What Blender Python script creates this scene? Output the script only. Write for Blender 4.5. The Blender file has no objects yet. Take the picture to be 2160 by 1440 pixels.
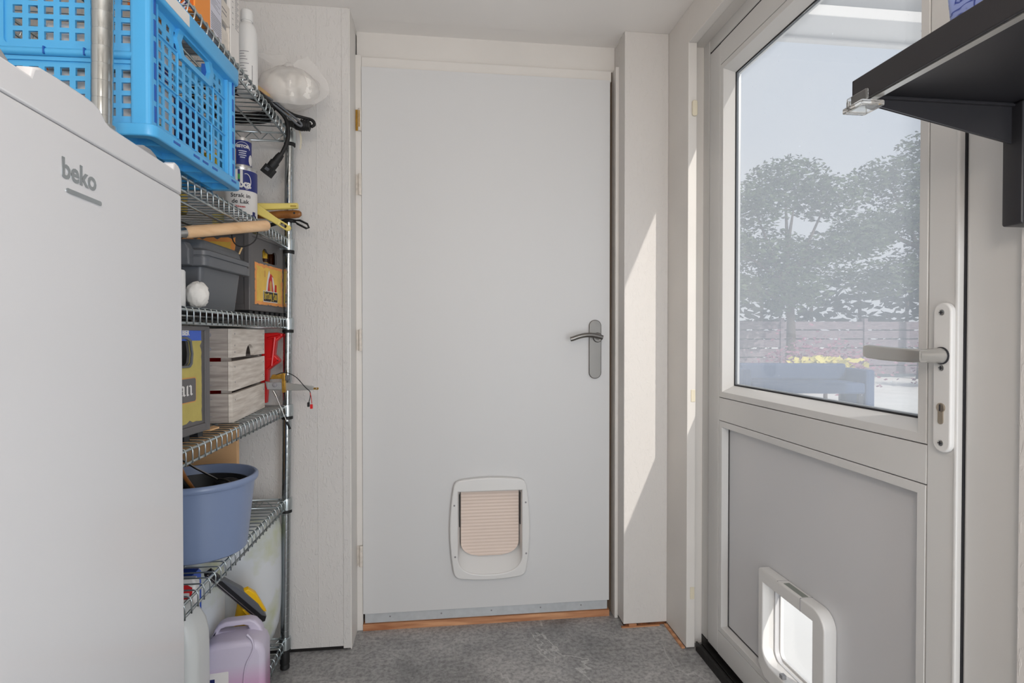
import bpy, bmesh, math, random
from mathutils import Vector, Matrix, noise
S = bpy.context.scene
COL = S.collection
R = math.radians
V = Vector
rnd = random.Random(7)

# ------------------------------------------------------------------ materials
def _new(name):
    m = bpy.data.materials.new(name); m.use_nodes = True
    nt = m.node_tree
    return m, nt, nt.nodes['Principled BSDF']

def lin(c):
    return tuple(((x / 255) / 12.92 if x / 255 <= .04045 else ((x / 255 + .055) / 1.055) ** 2.4) for x in c)

def mat(name, rgb, rough=.5, metal=0., var=0., vscale=8., bump=0., bscale=60., bdist=.002, coat=0., spec=.5, stretch=None, sss=0.):
    m, nt, b = _new(name)
    c = lin(rgb)
    b.inputs['Base Color'].default_value = (*c, 1)
    b.inputs['Roughness'].default_value = rough
    b.inputs['Metallic'].default_value = metal
    b.inputs['Coat Weight'].default_value = coat
    b.inputs['Coat Roughness'].default_value = .12
    b.inputs['Specular IOR Level'].default_value = spec
    if sss:
        b.inputs['Subsurface Weight'].default_value = sss
        b.inputs['Subsurface Radius'].default_value = (.02, .02, .02)
    tc = nt.nodes.new('ShaderNodeTexCoord')
    src = tc.outputs['Object']
    if stretch:
        mp = nt.nodes.new('ShaderNodeMapping'); mp.inputs['Scale'].default_value = stretch
        nt.links.new(src, mp.inputs['Vector']); src = mp.outputs['Vector']
    if var:
        n = nt.nodes.new('ShaderNodeTexNoise'); n.inputs['Scale'].default_value = vscale; n.inputs['Detail'].default_value = 5
        nt.links.new(src, n.inputs['Vector'])
        r = nt.nodes.new('ShaderNodeValToRGB')
        r.color_ramp.elements[0].position = .3; r.color_ramp.elements[1].position = .7
        r.color_ramp.elements[0].color = (*[max(0, x * (1 - var)) for x in c], 1)
        r.color_ramp.elements[1].color = (*[min(1, x * (1 + var)) for x in c], 1)
        nt.links.new(n.outputs['Fac'], r.inputs['Fac']); nt.links.new(r.outputs['Color'], b.inputs['Base Color'])
    if bump:
        n = nt.nodes.new('ShaderNodeTexNoise'); n.inputs['Scale'].default_value = bscale; n.inputs['Detail'].default_value = 4
        nt.links.new(src, n.inputs['Vector'])
        bp = nt.nodes.new('ShaderNodeBump'); bp.inputs['Strength'].default_value = bump; bp.inputs['Distance'].default_value = bdist
        nt.links.new(n.outputs['Fac'], bp.inputs['Height']); nt.links.new(bp.outputs['Normal'], b.inputs['Normal'])
    return m

def mat_wall(name, rgb, strength=.6, scale=26.):
    """painted wall with short brush / trowel strokes standing proud"""
    m, nt, b = _new(name)
    b.inputs['Base Color'].default_value = (*lin(rgb), 1); b.inputs['Roughness'].default_value = .62
    tc = nt.nodes.new('ShaderNodeTexCoord')
    prev = None
    for k, (sx, sz, rot) in enumerate(((1.0, .30, .25), (.9, .34, -.45), (1, .4, .95))):
        mp = nt.nodes.new('ShaderNodeMapping'); mp.inputs['Scale'].default_value = (sx, 1, sz); mp.inputs['Rotation'].default_value = (0, rot, 0)
        mp.inputs['Location'].default_value = (k * 3.1, 0, k * 1.7)
        nt.links.new(tc.outputs['Object'], mp.inputs['Vector'])
        n = nt.nodes.new('ShaderNodeTexNoise'); n.inputs['Scale'].default_value = scale * (1 + .35 * k); n.inputs['Detail'].default_value = 3
        n.inputs['Distortion'].default_value = .7
        nt.links.new(mp.outputs['Vector'], n.inputs['Vector'])
        r = nt.nodes.new('ShaderNodeMapRange'); r.inputs[1].default_value = .60; r.inputs[2].default_value = .67
        nt.links.new(n.outputs['Fac'], r.inputs[0])
        if prev is None: prev = r.outputs[0]
        else:
            mx = nt.nodes.new('ShaderNodeMath'); mx.operation = 'MAXIMUM'
            nt.links.new(prev, mx.inputs[0]); nt.links.new(r.outputs[0], mx.inputs[1]); prev = mx.outputs[0]
    f = nt.nodes.new('ShaderNodeTexNoise'); f.inputs['Scale'].default_value = 140; f.inputs['Detail'].default_value = 3
    nt.links.new(tc.outputs['Object'], f.inputs['Vector'])
    ma = nt.nodes.new('ShaderNodeMath'); ma.operation = 'MULTIPLY_ADD'; ma.inputs[1].default_value = .35
    nt.links.new(f.outputs['Fac'], ma.inputs[0]); nt.links.new(prev, ma.inputs[2])
    bp = nt.nodes.new('ShaderNodeBump'); bp.inputs['Strength'].default_value = strength; bp.inputs['Distance'].default_value = .0022
    nt.links.new(ma.outputs[0], bp.inputs['Height']); nt.links.new(bp.outputs['Normal'], b.inputs['Normal'])
    return m

def mat_floor():
    m, nt, b = _new('grey stone vinyl')
    L = nt.links.new; N = nt.nodes.new
    tc = N('ShaderNodeTexCoord')
    n1 = N('ShaderNodeTexNoise'); n1.inputs['Scale'].default_value = 3.2; n1.inputs['Detail'].default_value = 8; n1.inputs['Roughness'].default_value = .7
    n2 = N('ShaderNodeTexNoise'); n2.inputs['Scale'].default_value = 70; n2.inputs['Detail'].default_value = 5; n2.inputs['Roughness'].default_value = .7
    for n in (n1, n2): L(tc.outputs['Object'], n.inputs['Vector'])
    r1 = N('ShaderNodeValToRGB'); e = r1.color_ramp.elements
    e[0].position = .3; e[0].color = (*lin((128, 128, 129)), 1); e[1].position = .72; e[1].color = (*lin((200, 198, 196)), 1)
    L(n1.outputs['Fac'], r1.inputs['Fac'])
    r2 = N('ShaderNodeValToRGB'); e = r2.color_ramp.elements
    e[0].position = .38; e[0].color = (.42, .42, .42, 1); e[1].position = .58; e[1].color = (1, 1, 1, 1)
    L(n2.outputs['Fac'], r2.inputs['Fac'])
    mx = N('ShaderNodeMix'); mx.data_type = 'RGBA'; mx.blend_type = 'MULTIPLY'; mx.inputs[0].default_value = .75
    L(r1.outputs['Color'], mx.inputs[6]); L(r2.outputs['Color'], mx.inputs[7])
    # pale veins: thin zero crossings of a distorted noise, broken by another
    d = N('ShaderNodeTexNoise'); d.inputs['Scale'].default_value = 2.1; d.inputs['Detail'].default_value = 6; d.inputs['Distortion'].default_value = .6
    mp = N('ShaderNodeMapping'); mp.inputs['Location'].default_value = (4.3, 1.9, 0); mp.inputs['Scale'].default_value = (1.3, .8, 1)
    L(tc.outputs['Object'], mp.inputs['Vector']); L(mp.outputs['Vector'], d.inputs['Vector'])
    s = N('ShaderNodeMath'); s.operation = 'SUBTRACT'; s.inputs[1].default_value = .5; L(d.outputs['Fac'], s.inputs[0])
    a = N('ShaderNodeMath'); a.operation = 'ABSOLUTE'; L(s.outputs[0], a.inputs[0])
    q = N('ShaderNodeMapRange'); q.inputs[1].default_value = .0; q.inputs[2].default_value = .0065; q.inputs[3].default_value = 1; q.inputs[4].default_value = 0
    L(a.outputs[0], q.inputs[0])
    w = N('ShaderNodeTexNoise'); w.inputs['Scale'].default_value = 4.2; w.inputs['Detail'].default_value = 2
    L(mp.outputs['Vector'], w.inputs['Vector'])
    wr = N('ShaderNodeMapRange'); wr.inputs[1].default_value = .47; wr.inputs[2].default_value = .56; L(w.outputs['Fac'], wr.inputs[0])
    ml = N('ShaderNodeMath'); ml.operation = 'MULTIPLY'; L(q.outputs[0], ml.inputs[0]); L(wr.outputs[0], ml.inputs[1])
    ml2 = N('ShaderNodeMath'); ml2.operation = 'MULTIPLY'; ml2.inputs[1].default_value = .8; L(ml.outputs[0], ml2.inputs[0])
    m2 = N('ShaderNodeMix'); m2.data_type = 'RGBA'; L(ml2.outputs[0], m2.inputs[0]); L(mx.outputs[2], m2.inputs[6])
    m2.inputs[7].default_value = (*lin((205, 205, 203)), 1)
    L(m2.outputs[2], b.inputs['Base Color']); b.inputs['Roughness'].default_value = .42
    bp = N('ShaderNodeBump'); bp.inputs['Strength'].default_value = .15; bp.inputs['Distance'].default_value = .001
    L(n2.outputs['Fac'], bp.inputs['Height']); L(bp.outputs['Normal'], b.inputs['Normal'])
    return m

def mat_wood(name, a, c, scale=(1, 12, 12), rough=.55):
    m, nt, b = _new(name); L = nt.links.new; N = nt.nodes.new
    tc = N('ShaderNodeTexCoord'); mp = N('ShaderNodeMapping'); mp.inputs['Scale'].default_value = scale
    L(tc.outputs['Object'], mp.inputs['Vector'])
    n = N('ShaderNodeTexNoise'); n.inputs['Scale'].default_value = 5; n.inputs['Detail'].default_value = 6; n.inputs['Distortion'].default_value = .25
    L(mp.outputs['Vector'], n.inputs['Vector'])
    r = N('ShaderNodeValToRGB'); e = r.color_ramp.elements
    e[0].position = .3; e[0].color = (*lin(a), 1); e[1].position = .68; e[1].color = (*lin(c), 1)
    L(n.outputs['Fac'], r.inputs['Fac']); L(r.outputs['Color'], b.inputs['Base Color']); b.inputs['Roughness'].default_value = rough
    bp = N('ShaderNodeBump'); bp.inputs['Strength'].default_value = .25; bp.inputs['Distance'].default_value = .001
    L(n.outputs['Fac'], bp.inputs['Height']); L(bp.outputs['Normal'], b.inputs['Normal'])
    return m

def mat_translucent(name, rgb, tfac=.4, rough=.35, low=None, zlow=0., zsoft=.01, stain=None, transp=0.):
    """milky plastic; `low` = colour of the liquid standing inside up to height zlow"""
    m, nt, b = _new(name); L = nt.links.new; N = nt.nodes.new
    b.inputs['Base Color'].default_value = (*lin(rgb), 1); b.inputs['Roughness'].default_value = rough
    t = N('ShaderNodeBsdfTranslucent'); t.inputs['Color'].default_value = (*lin(rgb), 1)
    tc = N('ShaderNodeTexCoord')
    col = None
    if low:
        sp = N('ShaderNodeSeparateXYZ'); L(tc.outputs['Object'], sp.inputs[0])
        mr = N('ShaderNodeMapRange'); mr.inputs[1].default_value = zlow - zsoft; mr.inputs[2].default_value = zlow + zsoft
        L(sp.outputs['Z'], mr.inputs[0])
        mx = N('ShaderNodeMix'); mx.data_type = 'RGBA'; L(mr.outputs[0], mx.inputs[0])
        mx.inputs[6].default_value = (*lin(low), 1); mx.inputs[7].default_value = (*lin(rgb), 1); col = mx.outputs[2]
    if stain:
        n = N('ShaderNodeTexNoise'); n.inputs['Scale'].default_value = 7; n.inputs['Detail'].default_value = 5; L(tc.outputs['Object'], n.inputs['Vector'])
        mr = N('ShaderNodeMapRange'); mr.inputs[1].default_value = .50; mr.inputs[2].default_value = .72; L(n.outputs['Fac'], mr.inputs[0])
        mx = N('ShaderNodeMix'); mx.data_type = 'RGBA'; L(mr.outputs[0], mx.inputs[0])
        mx.inputs[6].default_value = (*lin(rgb), 1); mx.inputs[7].default_value = (*lin(stain), 1); col = mx.outputs[2]
    if col: L(col, b.inputs['Base Color']); L(col, t.inputs['Color'])
    ms = N('ShaderNodeMixShader'); ms.inputs[0].default_value = tfac
    L(b.outputs[0], ms.inputs[1]); L(t.outputs[0], ms.inputs[2])
    out = nt.nodes['Material Output']; last = ms.outputs[0]
    if transp:
        tr = N('ShaderNodeBsdfTransparent'); m3 = N('ShaderNodeMixShader'); m3.inputs[0].default_value = transp
        L(last, m3.inputs[1]); L(tr.outputs[0], m3.inputs[2]); last = m3.outputs[0]
    L(last, out.inputs['Surface'])
    return m

def mat_pane(name, veil, gloss=.06, dust=True, tint=(1, 1, 1)):
    """window pane with a film of dust: part clear, part scattering"""
    m, nt, b = _new(name); L = nt.links.new; N = nt.nodes.new
    nt.nodes.remove(b)
    tr = N('ShaderNodeBsdfTransparent'); tr.inputs[0].default_value = (*tint, 1)
    tl = N('ShaderNodeBsdfTranslucent'); tl.inputs[0].default_value = (.86, .92, 1, 1)
    mx = N('ShaderNodeMixShader'); mx.inputs[0].default_value = veil
    if dust:
        tc = N('ShaderNodeTexCoord')
        n = N('ShaderNodeTexNoise'); n.inputs['Scale'].default_value = 90; n.inputs['Detail'].default_value = 2; L(tc.outputs['Object'], n.inputs['Vector'])
        r = N('ShaderNodeMapRange'); r.inputs[1].default_value = .74; r.inputs[2].default_value = .78; r.inputs[3].default_value = veil; r.inputs[4].default_value = min(1, veil + .3)
        L(n.outputs['Fac'], r.inputs[0]); L(r.outputs[0], mx.inputs[0])
    gl = N('ShaderNodeBsdfGlossy'); gl.inputs['Roughness'].default_value = .02
    m2 = N('ShaderNodeMixShader'); m2.inputs[0].default_value = gloss
    L(tr.outputs[0], mx.inputs[1]); L(tl.outputs[0], mx.inputs[2]); L(mx.outputs[0], m2.inputs[1]); L(gl.outputs[0], m2.inputs[2])
    L(m2.outputs[0], nt.nodes['Material Output'].inputs['Surface'])
    return m

M = {}
M['wall'] = mat_wall('textured white wall', (216, 213, 210), .42, 78.)
M['wall2'] = mat_wall('fine textured wall', (216, 212, 208), .3, 60)
M['paint'] = mat('white satin paint', (222, 218, 213), .45, var=.03, vscale=5)
M['ceil'] = mat('ceiling paint', (240, 236, 232), .6, var=.02, vscale=3)
M['door'] = mat('flush door paint', (213, 213, 213), .5, coat=0.)
M['upvc'] = mat('white upvc', (213, 212, 210), .3, coat=.2)
M['panel'] = mat('white door panel', (208, 208, 210), .33, coat=.2)
M['floor'] = mat_floor()
M['rawwood'] = mat_wood('bare softwood', (166, 108, 72), (218, 164, 122), (1.2, 14, 14))
M['gapwood'] = mat_wood('orange wood with dark gap tones', (40, 22, 12), (150, 92, 52), (8, 8, 8))  # orange wood; its dark tones stand in for the shaded hole
M['darkgap'] = mat('dark gap', (28, 25, 24), .9)
M['gasket'] = mat('dark rubber gasket', (38, 38, 42), .7)
M['steel'] = mat('brushed steel', (128, 125, 121), .3, 1., bump=.05, bscale=200)
M['alu'] = mat('light aluminium', (200, 199, 196), .33, .85)
M['chrome'] = mat('chrome', (176, 182, 184), .14, 1.)
M['zinc'] = mat('zinc plated wire', (190, 198, 200), .28, 1.)
M['freezer'] = mat('white enamel', (205, 205, 207), .28, coat=.6)
M['fgrey'] = mat('pale grey plastic', (150, 150, 152), .5)
M['blue'] = mat('sky blue plastic', (78, 168, 222), .38, sss=.0)
M['bluedk'] = mat('deep blue plastic', (14, 84, 170), .4)
M['black'] = mat('matt black', (26, 26, 29), .5)
M['blackmetal'] = mat('black powder coat', (44, 43, 46), .38, bump=.08, bscale=400, bdist=.0004)
M['charcoal'] = mat('charcoal plastic', (94, 97, 102), .42)
M['crate'] = mat('dark grey crate plastic', (96, 93, 93), .42, var=.05)
M['rubber'] = mat('black rubber', (18, 18, 19), .6)
M['white'] = mat('white plastic', (223, 222, 220), .35)
M['cream'] = mat('cream plastic', (222, 213, 190), .5)
M['ivory'] = mat('ivory paint', (214, 206, 196), .45, var=.1, vscale=90)
M['brass'] = mat('brass', (190, 148, 70), .3, 1., var=.2, vscale=90)
M['paper'] = mat('white paper', (224, 220, 216), .7)
M['lilac'] = mat('lilac white card', (206, 206, 218), .6)
M['orange'] = mat('orange card', (238, 146, 58), .5)
M['orangedk'] = mat('dark orange card', (206, 96, 14), .5)
M['ink'] = mat('dark ink', (34, 34, 40), .6)
M['inkgrey'] = mat('grey ink', (140, 138, 142), .6)
M['navy'] = mat('navy print', (28, 40, 112), .4)
M['navy2'] = mat('dark blue print', (22, 32, 92), .4)
M['red'] = mat('red plastic', (214, 24, 26), .35)
M['redink'] = mat('red print', (196, 30, 34), .5)
M['yellowink'] = mat('yellow print', (240, 206, 60), .5)
M['greenink'] = mat('green print', (60, 150, 70), .5)
M['yellow'] = mat('yellow plastic', (238, 188, 20), .4)
M['yellow2'] = mat('pale yellow plastic', (232, 212, 120), .4)
M['tin'] = mat('tinplate', (190, 190, 188), .28, 1.)
M['parch'] = mat('parchment print', (232, 190, 86), .55, var=.12, vscale=18)
M['parchedge'] = mat('scorched parchment print', (238, 158, 86), .55, var=.1, vscale=22)
M['parch2'] = mat('olive parchment print', (188, 172, 92), .55, var=.1, vscale=30)
M['stripe'] = mat('blue print', (60, 98, 196), .5)
M['gold'] = mat('gold print', (206, 150, 80), .5)
M['bottleglass'] = mat('brown bottle glass', (60, 26, 8), .12, coat=.4)
M['foil'] = mat('gold foil', (222, 176, 60), .3, .6, var=.2, vscale=120)
M['brown'] = mat_wood('varnished brown wood', (112, 66, 28), (168, 112, 58), (6, 2, 6), .35)
M['beech'] = mat_wood('pale beech', (214, 172, 128), (232, 194, 152), (3, 3, 14), .45)
M['whitewood'] = mat_wood('whitewashed slats', (196, 184, 172), (234, 226, 216), (6, 1.6, 20), .7)
M['greywood'] = mat_wood('grey end slats', (138, 128, 122), (190, 180, 172), (1.6, 6, 20), .75)  # end slats toned greyer than the front slats
M['card'] = mat('brown cardboard', (222, 178, 130), .75, var=.05, vscale=14)
M['bucket'] = mat('grey blue bucket plastic', (124, 140, 172), .36, coat=.15)
M['bluecan'] = mat('royal blue plastic', (24, 84, 196), .38)
M['jug'] = mat_translucent('milky white jug', (226, 228, 226), .15)
M['tank'] = mat_translucent('milky tank', (226, 230, 234), .15, stain=(190, 196, 140))
M['pinkjug'] = mat_translucent('lavender jug', (216, 208, 226), .2, low=(214, 130, 184), zlow=.115, zsoft=.05)
M['bag'] = mat_translucent('thin white plastic bag', (240, 237, 234), .4, .22, transp=.52)
M['cotton'] = mat('white cotton', (236, 232, 226), .9, bump=.4, bscale=60)
M['lcd'] = mat('grey lcd', (132, 138, 130), .3)
M['tan'] = mat('tan strap', (196, 164, 116), .7)
M['flap'] = mat_translucent('beige ribbed flap', (242, 222, 208), .12, .4)
M['pane'] = mat_pane('dusty window pane', .22)
M['clear'] = mat_pane('clear plastic pane', .12, .05, False)
M['leaf'] = mat('tree leaves', (66, 82, 48), .6, var=.3, vscale=2)
M['bark'] = mat('bark', (84, 72, 60), .8)
M['hedge'] = mat('hedge leaves', (56, 68, 50), .7, var=.3, vscale=3)
M['blossom'] = mat('pink blossom', (150, 104, 118), .7)
M['yleaf'] = mat('yellow leaves', (214, 200, 110), .7)
M['fence'] = mat_wood('fence boards', (96, 86, 96), (140, 126, 130), (1, 1, 10))
M['patio'] = mat('pale patio slabs', (238, 235, 229), .7, var=.06, vscale=2)
M['slate'] = mat('blue grey fabric', (52, 72, 104), .8)
M['outwhite'] = mat('white outdoor aluminium', (206, 204, 201), .4)
M['extwall'] = mat('outer brick render', (196, 188, 178), .8, var=.08)

m, nt, b = _new('clear acrylic'); b.inputs['Base Color'].default_value = (.9, .9, .88, 1); b.inputs['Roughness'].default_value = .06
b.inputs['Transmission Weight'].default_value = .95; b.inputs['IOR'].default_value = 1.3; M['acrylic'] = m
def _delft():
    m, nt, b = _new('blue and white glaze'); L = nt.links.new; N = nt.nodes.new
    tc = N('ShaderNodeTexCoord'); w = N('ShaderNodeTexNoise'); w.inputs['Scale'].default_value = 34; w.inputs['Distortion'].default_value = 1.5; w.inputs['Detail'].default_value = 1
    L(tc.outputs['Object'], w.inputs['Vector'])
    s = N('ShaderNodeMath'); s.operation = 'SUBTRACT'; s.inputs[1].default_value = .5; L(w.outputs['Fac'], s.inputs[0])
    a = N('ShaderNodeMath'); a.operation = 'ABSOLUTE'; L(s.outputs[0], a.inputs[0])
    r = N('ShaderNodeValToRGB'); e = r.color_ramp.elements
    e[0].position = .0; e[0].color = (*lin((30, 50, 140)), 1); e[1].position = .075; e[1].color = (*lin((150, 165, 220)), 1)
    L(a.outputs[0], r.inputs['Fac']); L(r.outputs['Color'], b.inputs['Base Color']); b.inputs['Roughness'].default_value = .15
    return m
M['delft'] = _delft()

# ------------------------------------------------------------------ geometry helpers
def wm(o):
    m = Matrix.Translation(o.location) @ o.rotation_euler.to_matrix().to_4x4()
    return wm(o.parent) @ m if o.parent else m

def rrect(x0, x1, y0, y1, r, n=5):
    if r <= 0: return [(x0, y0), (x1, y0), (x1, y1), (x0, y1)]
    P = []
    for cx, cy, a in ((x1 - r, y0 + r, -90), (x1 - r, y1 - r, 0), (x0 + r, y1 - r, 90), (x0 + r, y0 + r, 180)):
        for i in range(n + 1):
            t = R(a + 90 * i / n); P.append((cx + r * math.cos(t), cy + r * math.sin(t)))
    return P

def shape2d(polys, thick, bev=0., bres=2):
    """flat plate with outline polys[0] and holes, extruded symmetrically in z"""
    cu = bpy.data.curves.new('c', 'CURVE'); cu.dimensions = '2D'; cu.fill_mode = 'BOTH'
    cu.extrude = max(0, thick / 2 - bev); cu.bevel_depth = bev; cu.bevel_resolution = bres; cu.offset = -bev
    for p in polys:
        s = cu.splines.new('POLY'); s.points.add(len(p) - 1)
        for q, (x, y) in zip(s.points, p): q.co = (x, y, 0, 1)
        s.use_cyclic_u = True
    o = bpy.data.objects.new('c', cu)
    me = bpy.data.meshes.new_from_object(o)
    bpy.data.objects.remove(o); bpy.data.curves.remove(cu)
    return me

def textmesh(s, size, bold=0., sx=1., ex=.0002):
    cu = bpy.data.curves.new('t', 'FONT'); cu.body = s; cu.size = size; cu.align_x = 'LEFT'; cu.extrude = ex; cu.offset = bold; cu.resolution_u = 3
    o = bpy.data.objects.new('t', cu)
    me = bpy.data.meshes.new_from_object(o)
    bpy.data.objects.remove(o); bpy.data.curves.remove(cu)
    for v in me.vertices: v.co.x *= sx
    return me

def frame(origin, u, v):
    u = V(u).normalized(); v = V(v).normalized(); n = u.cross(v)
    m = Matrix((u, v, n)).transposed().to_4x4(); m.translation = V(origin)
    return m

class MB:
    def __init__(s): s.bm = bmesh.new()
    def box(s, x0, x1, y0, y1, z0, z1, m=None):
        vs = [s.bm.verts.new(V(p)) for p in ((x0, y0, z0), (x1, y0, z0), (x1, y1, z0), (x0, y1, z0), (x0, y0, z1), (x1, y0, z1), (x1, y1, z1), (x0, y1, z1))]
        if m is not None:
            for v in vs: v.co = m @ v.co
        for f in ((0, 3, 2, 1), (4, 5, 6, 7), (0, 1, 5, 4), (1, 2, 6, 5), (2, 3, 7, 6), (3, 0, 4, 7)):
            s.bm.faces.new([vs[i] for i in f])
        return s
    def loft(s, rings, cap0=True, cap1=True, closed=True):
        L = [[s.bm.verts.new(V(p)) for p in r] for r in rings]
        n = len(L[0])
        for a, b in zip(L, L[1:]):
            for i in range(n if closed else n - 1):
                j = (i + 1) % n
                try: s.bm.faces.new((a[i], a[j], b[j], b[i]))
                except ValueError: pass
        if closed and cap0: s.bm.faces.new(L[0][::-1])
        if closed and cap1: s.bm.faces.new(L[-1])
        return s
    def tube(s, pts, r, n=8, closed=False, caps=True):
        P = [V(p) for p in pts]; k = len(P)
        rad = r if isinstance(r, (list, tuple)) else [r] * k
        T = []
        for i in range(k):
            a = P[(i - 1) % k] if (i or closed) else P[i]; b = P[(i + 1) % k] if (i < k - 1 or closed) else P[i]
            T.append((b - a).normalized())
        up = V((0, 0, 1)) if abs(T[0].z) < .9 else V((1, 0, 0))
        x = T[0].cross(up).normalized(); rings = []
        for i in range(k):
            x = (x - T[i] * x.dot(T[i])).normalized(); y = T[i].cross(x)
            rings.append([P[i] + (x * math.cos(2 * math.pi * j / n) + y * math.sin(2 * math.pi * j / n)) * rad[i] for j in range(n)])
        if closed: rings.append(rings[0]); return s.loft(rings, False, False)
        return s.loft(rings, caps, caps)
    def lathe(s, prof, c=(0, 0, 0), n=28, m=None, cap0=True, cap1=True):
        c = V(c); rings = []
        for r, z in prof:
            ring = [V((r * math.cos(2 * math.pi * j / n), r * math.sin(2 * math.pi * j / n), z)) for j in range(n)]
            rings.append([(m @ p if m else p) + c for p in ring])
        return s.loft(rings, cap0, cap1)
    def patch(s, c, r, a0, a1, z0, z1, n=14, th=.0):
        """piece of a cylinder wall, angles in degrees"""
        c = V(c); rings = []
        for z in (z0, z1):
            rings.append([c + V((r * math.cos(R(a0 + (a1 - a0) * i / n)), r * math.sin(R(a0 + (a1 - a0) * i / n)), z)) for i in range(n + 1)])
        return s.loft(rings, closed=False)
    def ball(s, c, r, n=14, f=None):
        c = V(c); r = V(r) if not isinstance(r, (int, float)) else V((r, r, r)); rings = []
        for i in range(1, n):
            t = math.pi * i / n
            ring = []
            for j in range(2 * n):
                a = math.pi * j / n
                d = V((math.sin(t) * math.cos(a), math.sin(t) * math.sin(a), -math.cos(t)))
                k = f(d) if f else 1
                ring.append(c + V((d.x * r.x, d.y * r.y, d.z * r.z)) * k)
            rings.append(ring)
        return s.loft(rings)
    def mesh(s, me, m=None):
        b0 = len(s.bm.verts); s.bm.from_mesh(me); s.bm.verts.ensure_lookup_table()
        if m is not None:
            for v in s.bm.verts[b0:]: v.co = m @ v.co
        bpy.data.meshes.remove(me); return s
    def poly(s, pts):
        s.bm.faces.new([s.bm.verts.new(V(p)) for p in pts]); return s
    def build(s, name, material, parent=None, smooth=False, bevel=0., world=True, origin=None, seg=2):
        me = bpy.data.meshes.new(name)
        o = bpy.data.objects.new(name, me); COL.objects.link(o)
        if parent is not None:
            o.parent = parent
            if world:
                s.bm.transform(wm(parent).inverted())
        elif origin is not None:
            s.bm.transform(Matrix.Translation(-V(origin))); o.location = origin
        bmesh.ops.recalc_face_normals(s.bm, faces=s.bm.faces)
        s.bm.to_mesh(me); s.bm.free()
        me.materials.append(M[material] if isinstance(material, str) else material)
        if smooth:
            me.polygons.foreach_set('use_smooth', [True] * len(me.polygons))
            if smooth != 'all':
                try: me.set_sharp_from_angle(angle=R(40))
                except Exception: pass
        if bevel:
            md = o.modifiers.new('Bevel', 'BEVEL'); md.width = bevel; md.segments = seg; md.limit_method = 'ANGLE'; md.angle_limit = R(40)
        return o

    def split(s, name, material, parent=None, **k):
        """every loose piece becomes an object of its own"""
        bm = s.bm; bm.verts.ensure_lookup_table(); seen = set(); groups = []
        for v in bm.verts:
            if v in seen: continue
            st = [v]; seen.add(v); g = []
            while st:
                q = st.pop(); g.append(q)
                for e in q.link_edges:
                    w = e.other_vert(q)
                    if w not in seen: seen.add(w); st.append(w)
            groups.append(g)
        outs = []
        for g in groups:
            b = MB(); mp = {q: b.bm.verts.new(q.co) for q in g}; gs = set(g)
            for f in {f for q in g for f in q.link_faces}: b.bm.faces.new([mp[q] for q in f.verts])
            outs.append(b.build(name, material, parent, **k))
        bm.free(); return outs

def box(name, material, x0, x1, y0, y1, z0, z1, parent=None, bevel=0., **k):
    return MB().box(x0, x1, y0, y1, z0, z1).build(name, material, parent, bevel=bevel, **k)

def thing(name, label, cat, loc=(0, 0, 0), rz=0., group=None):
    o = bpy.data.objects.new(name, None); COL.objects.link(o); o.empty_display_size = .05
    o.location = loc; o.rotation_euler = (0, 0, rz); o['label'] = label; o['category'] = cat
    if group: o['group'] = group
    return o
def tag(o, label, cat, group=None):
    o['label'] = label; o['category'] = cat
    if group: o['group'] = group
    return o
def struct(o, label=None):
    o['kind'] = 'structure'
    if label: o['label'] = label
    return o
def mid(ps): # smooth a polyline (Chaikin)
    ps = [V(p) for p in ps]
    for _ in range(3):
        q = [ps[0]]
        for a, b in zip(ps, ps[1:]): q += [a * .75 + b * .25, a * .25 + b * .75]
        q.append(ps[-1]); ps = q
    return ps

# ================================================================== SETTING
YD = 2.08                     # plane of the inner door leaf
fl = box('floor', 'floor', -1.0, .905, -1.1, 2.16, -.05, 0); struct(fl, 'grey stone-look vinyl floor with pale veins')
cm = MB(); cm.box(-1.0, 1.05, -1.1, 2.031, 2.226, 2.30); cm.box(-.33, .66, 2.034, 2.2, 2.228, 2.30)
struct(cm.build('ceiling', 'ceil'), 'white board ceiling with a cracked joint')
struct(box('wall_left', 'wall', -1.08, -1.0, -1.1, 2.2, -.05, 2.3))
struct(box('wall_rear', 'paint', -1.08, 1.05, -1.2, -1.1, -.05, 2.3))
# back wall: textured piers either side of the door recess, fascia above the door
wb = MB(); wb.box(-1.0, -.334, 1.964, 2.2, .013, 2.226); wb.box(-.357, -.3325, 1.9612, 1.99, .006, 2.222); wb.box(-.4418, -.4394, 1.9626, 1.98, .014, 2.222)
struct(wb.build('wall_back', 'wall', bevel=.002), 'textured white wall left of the inner door')
wc = MB(); wc.box(.66, .83, 1.99, 2.2, .012, 2.226)
struct(wc.build('wall_pier', 'wall2', bevel=.002), 'textured white pier between the two doors')
rv = MB(); rv.box(-.3335, -.3295, 1.9655, 2.085, .0, 2.226); rv.box(-.33, .66, 2.117, 2.2, 2.131, 2.23)
struct(rv.build('trim_1', 'paint', bevel=.001), 'smooth white reveal and fascia around the inner door')
box_dark = box('gap_shade_left', 'darkgap', -.98, -.345, 1.969, 2.0, 0, .014); struct(box_dark, 'dark strip for the shaded gap under the textured wall')  # dark strip coloured as the shade of an open gap
sk = MB(); sk.box(.664, .83, 1.996, 2.02, 0, .013)
struct(sk.build('baseboard_back', 'gapwood'), 'orange wood with dark gap tones under the back wall')
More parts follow.
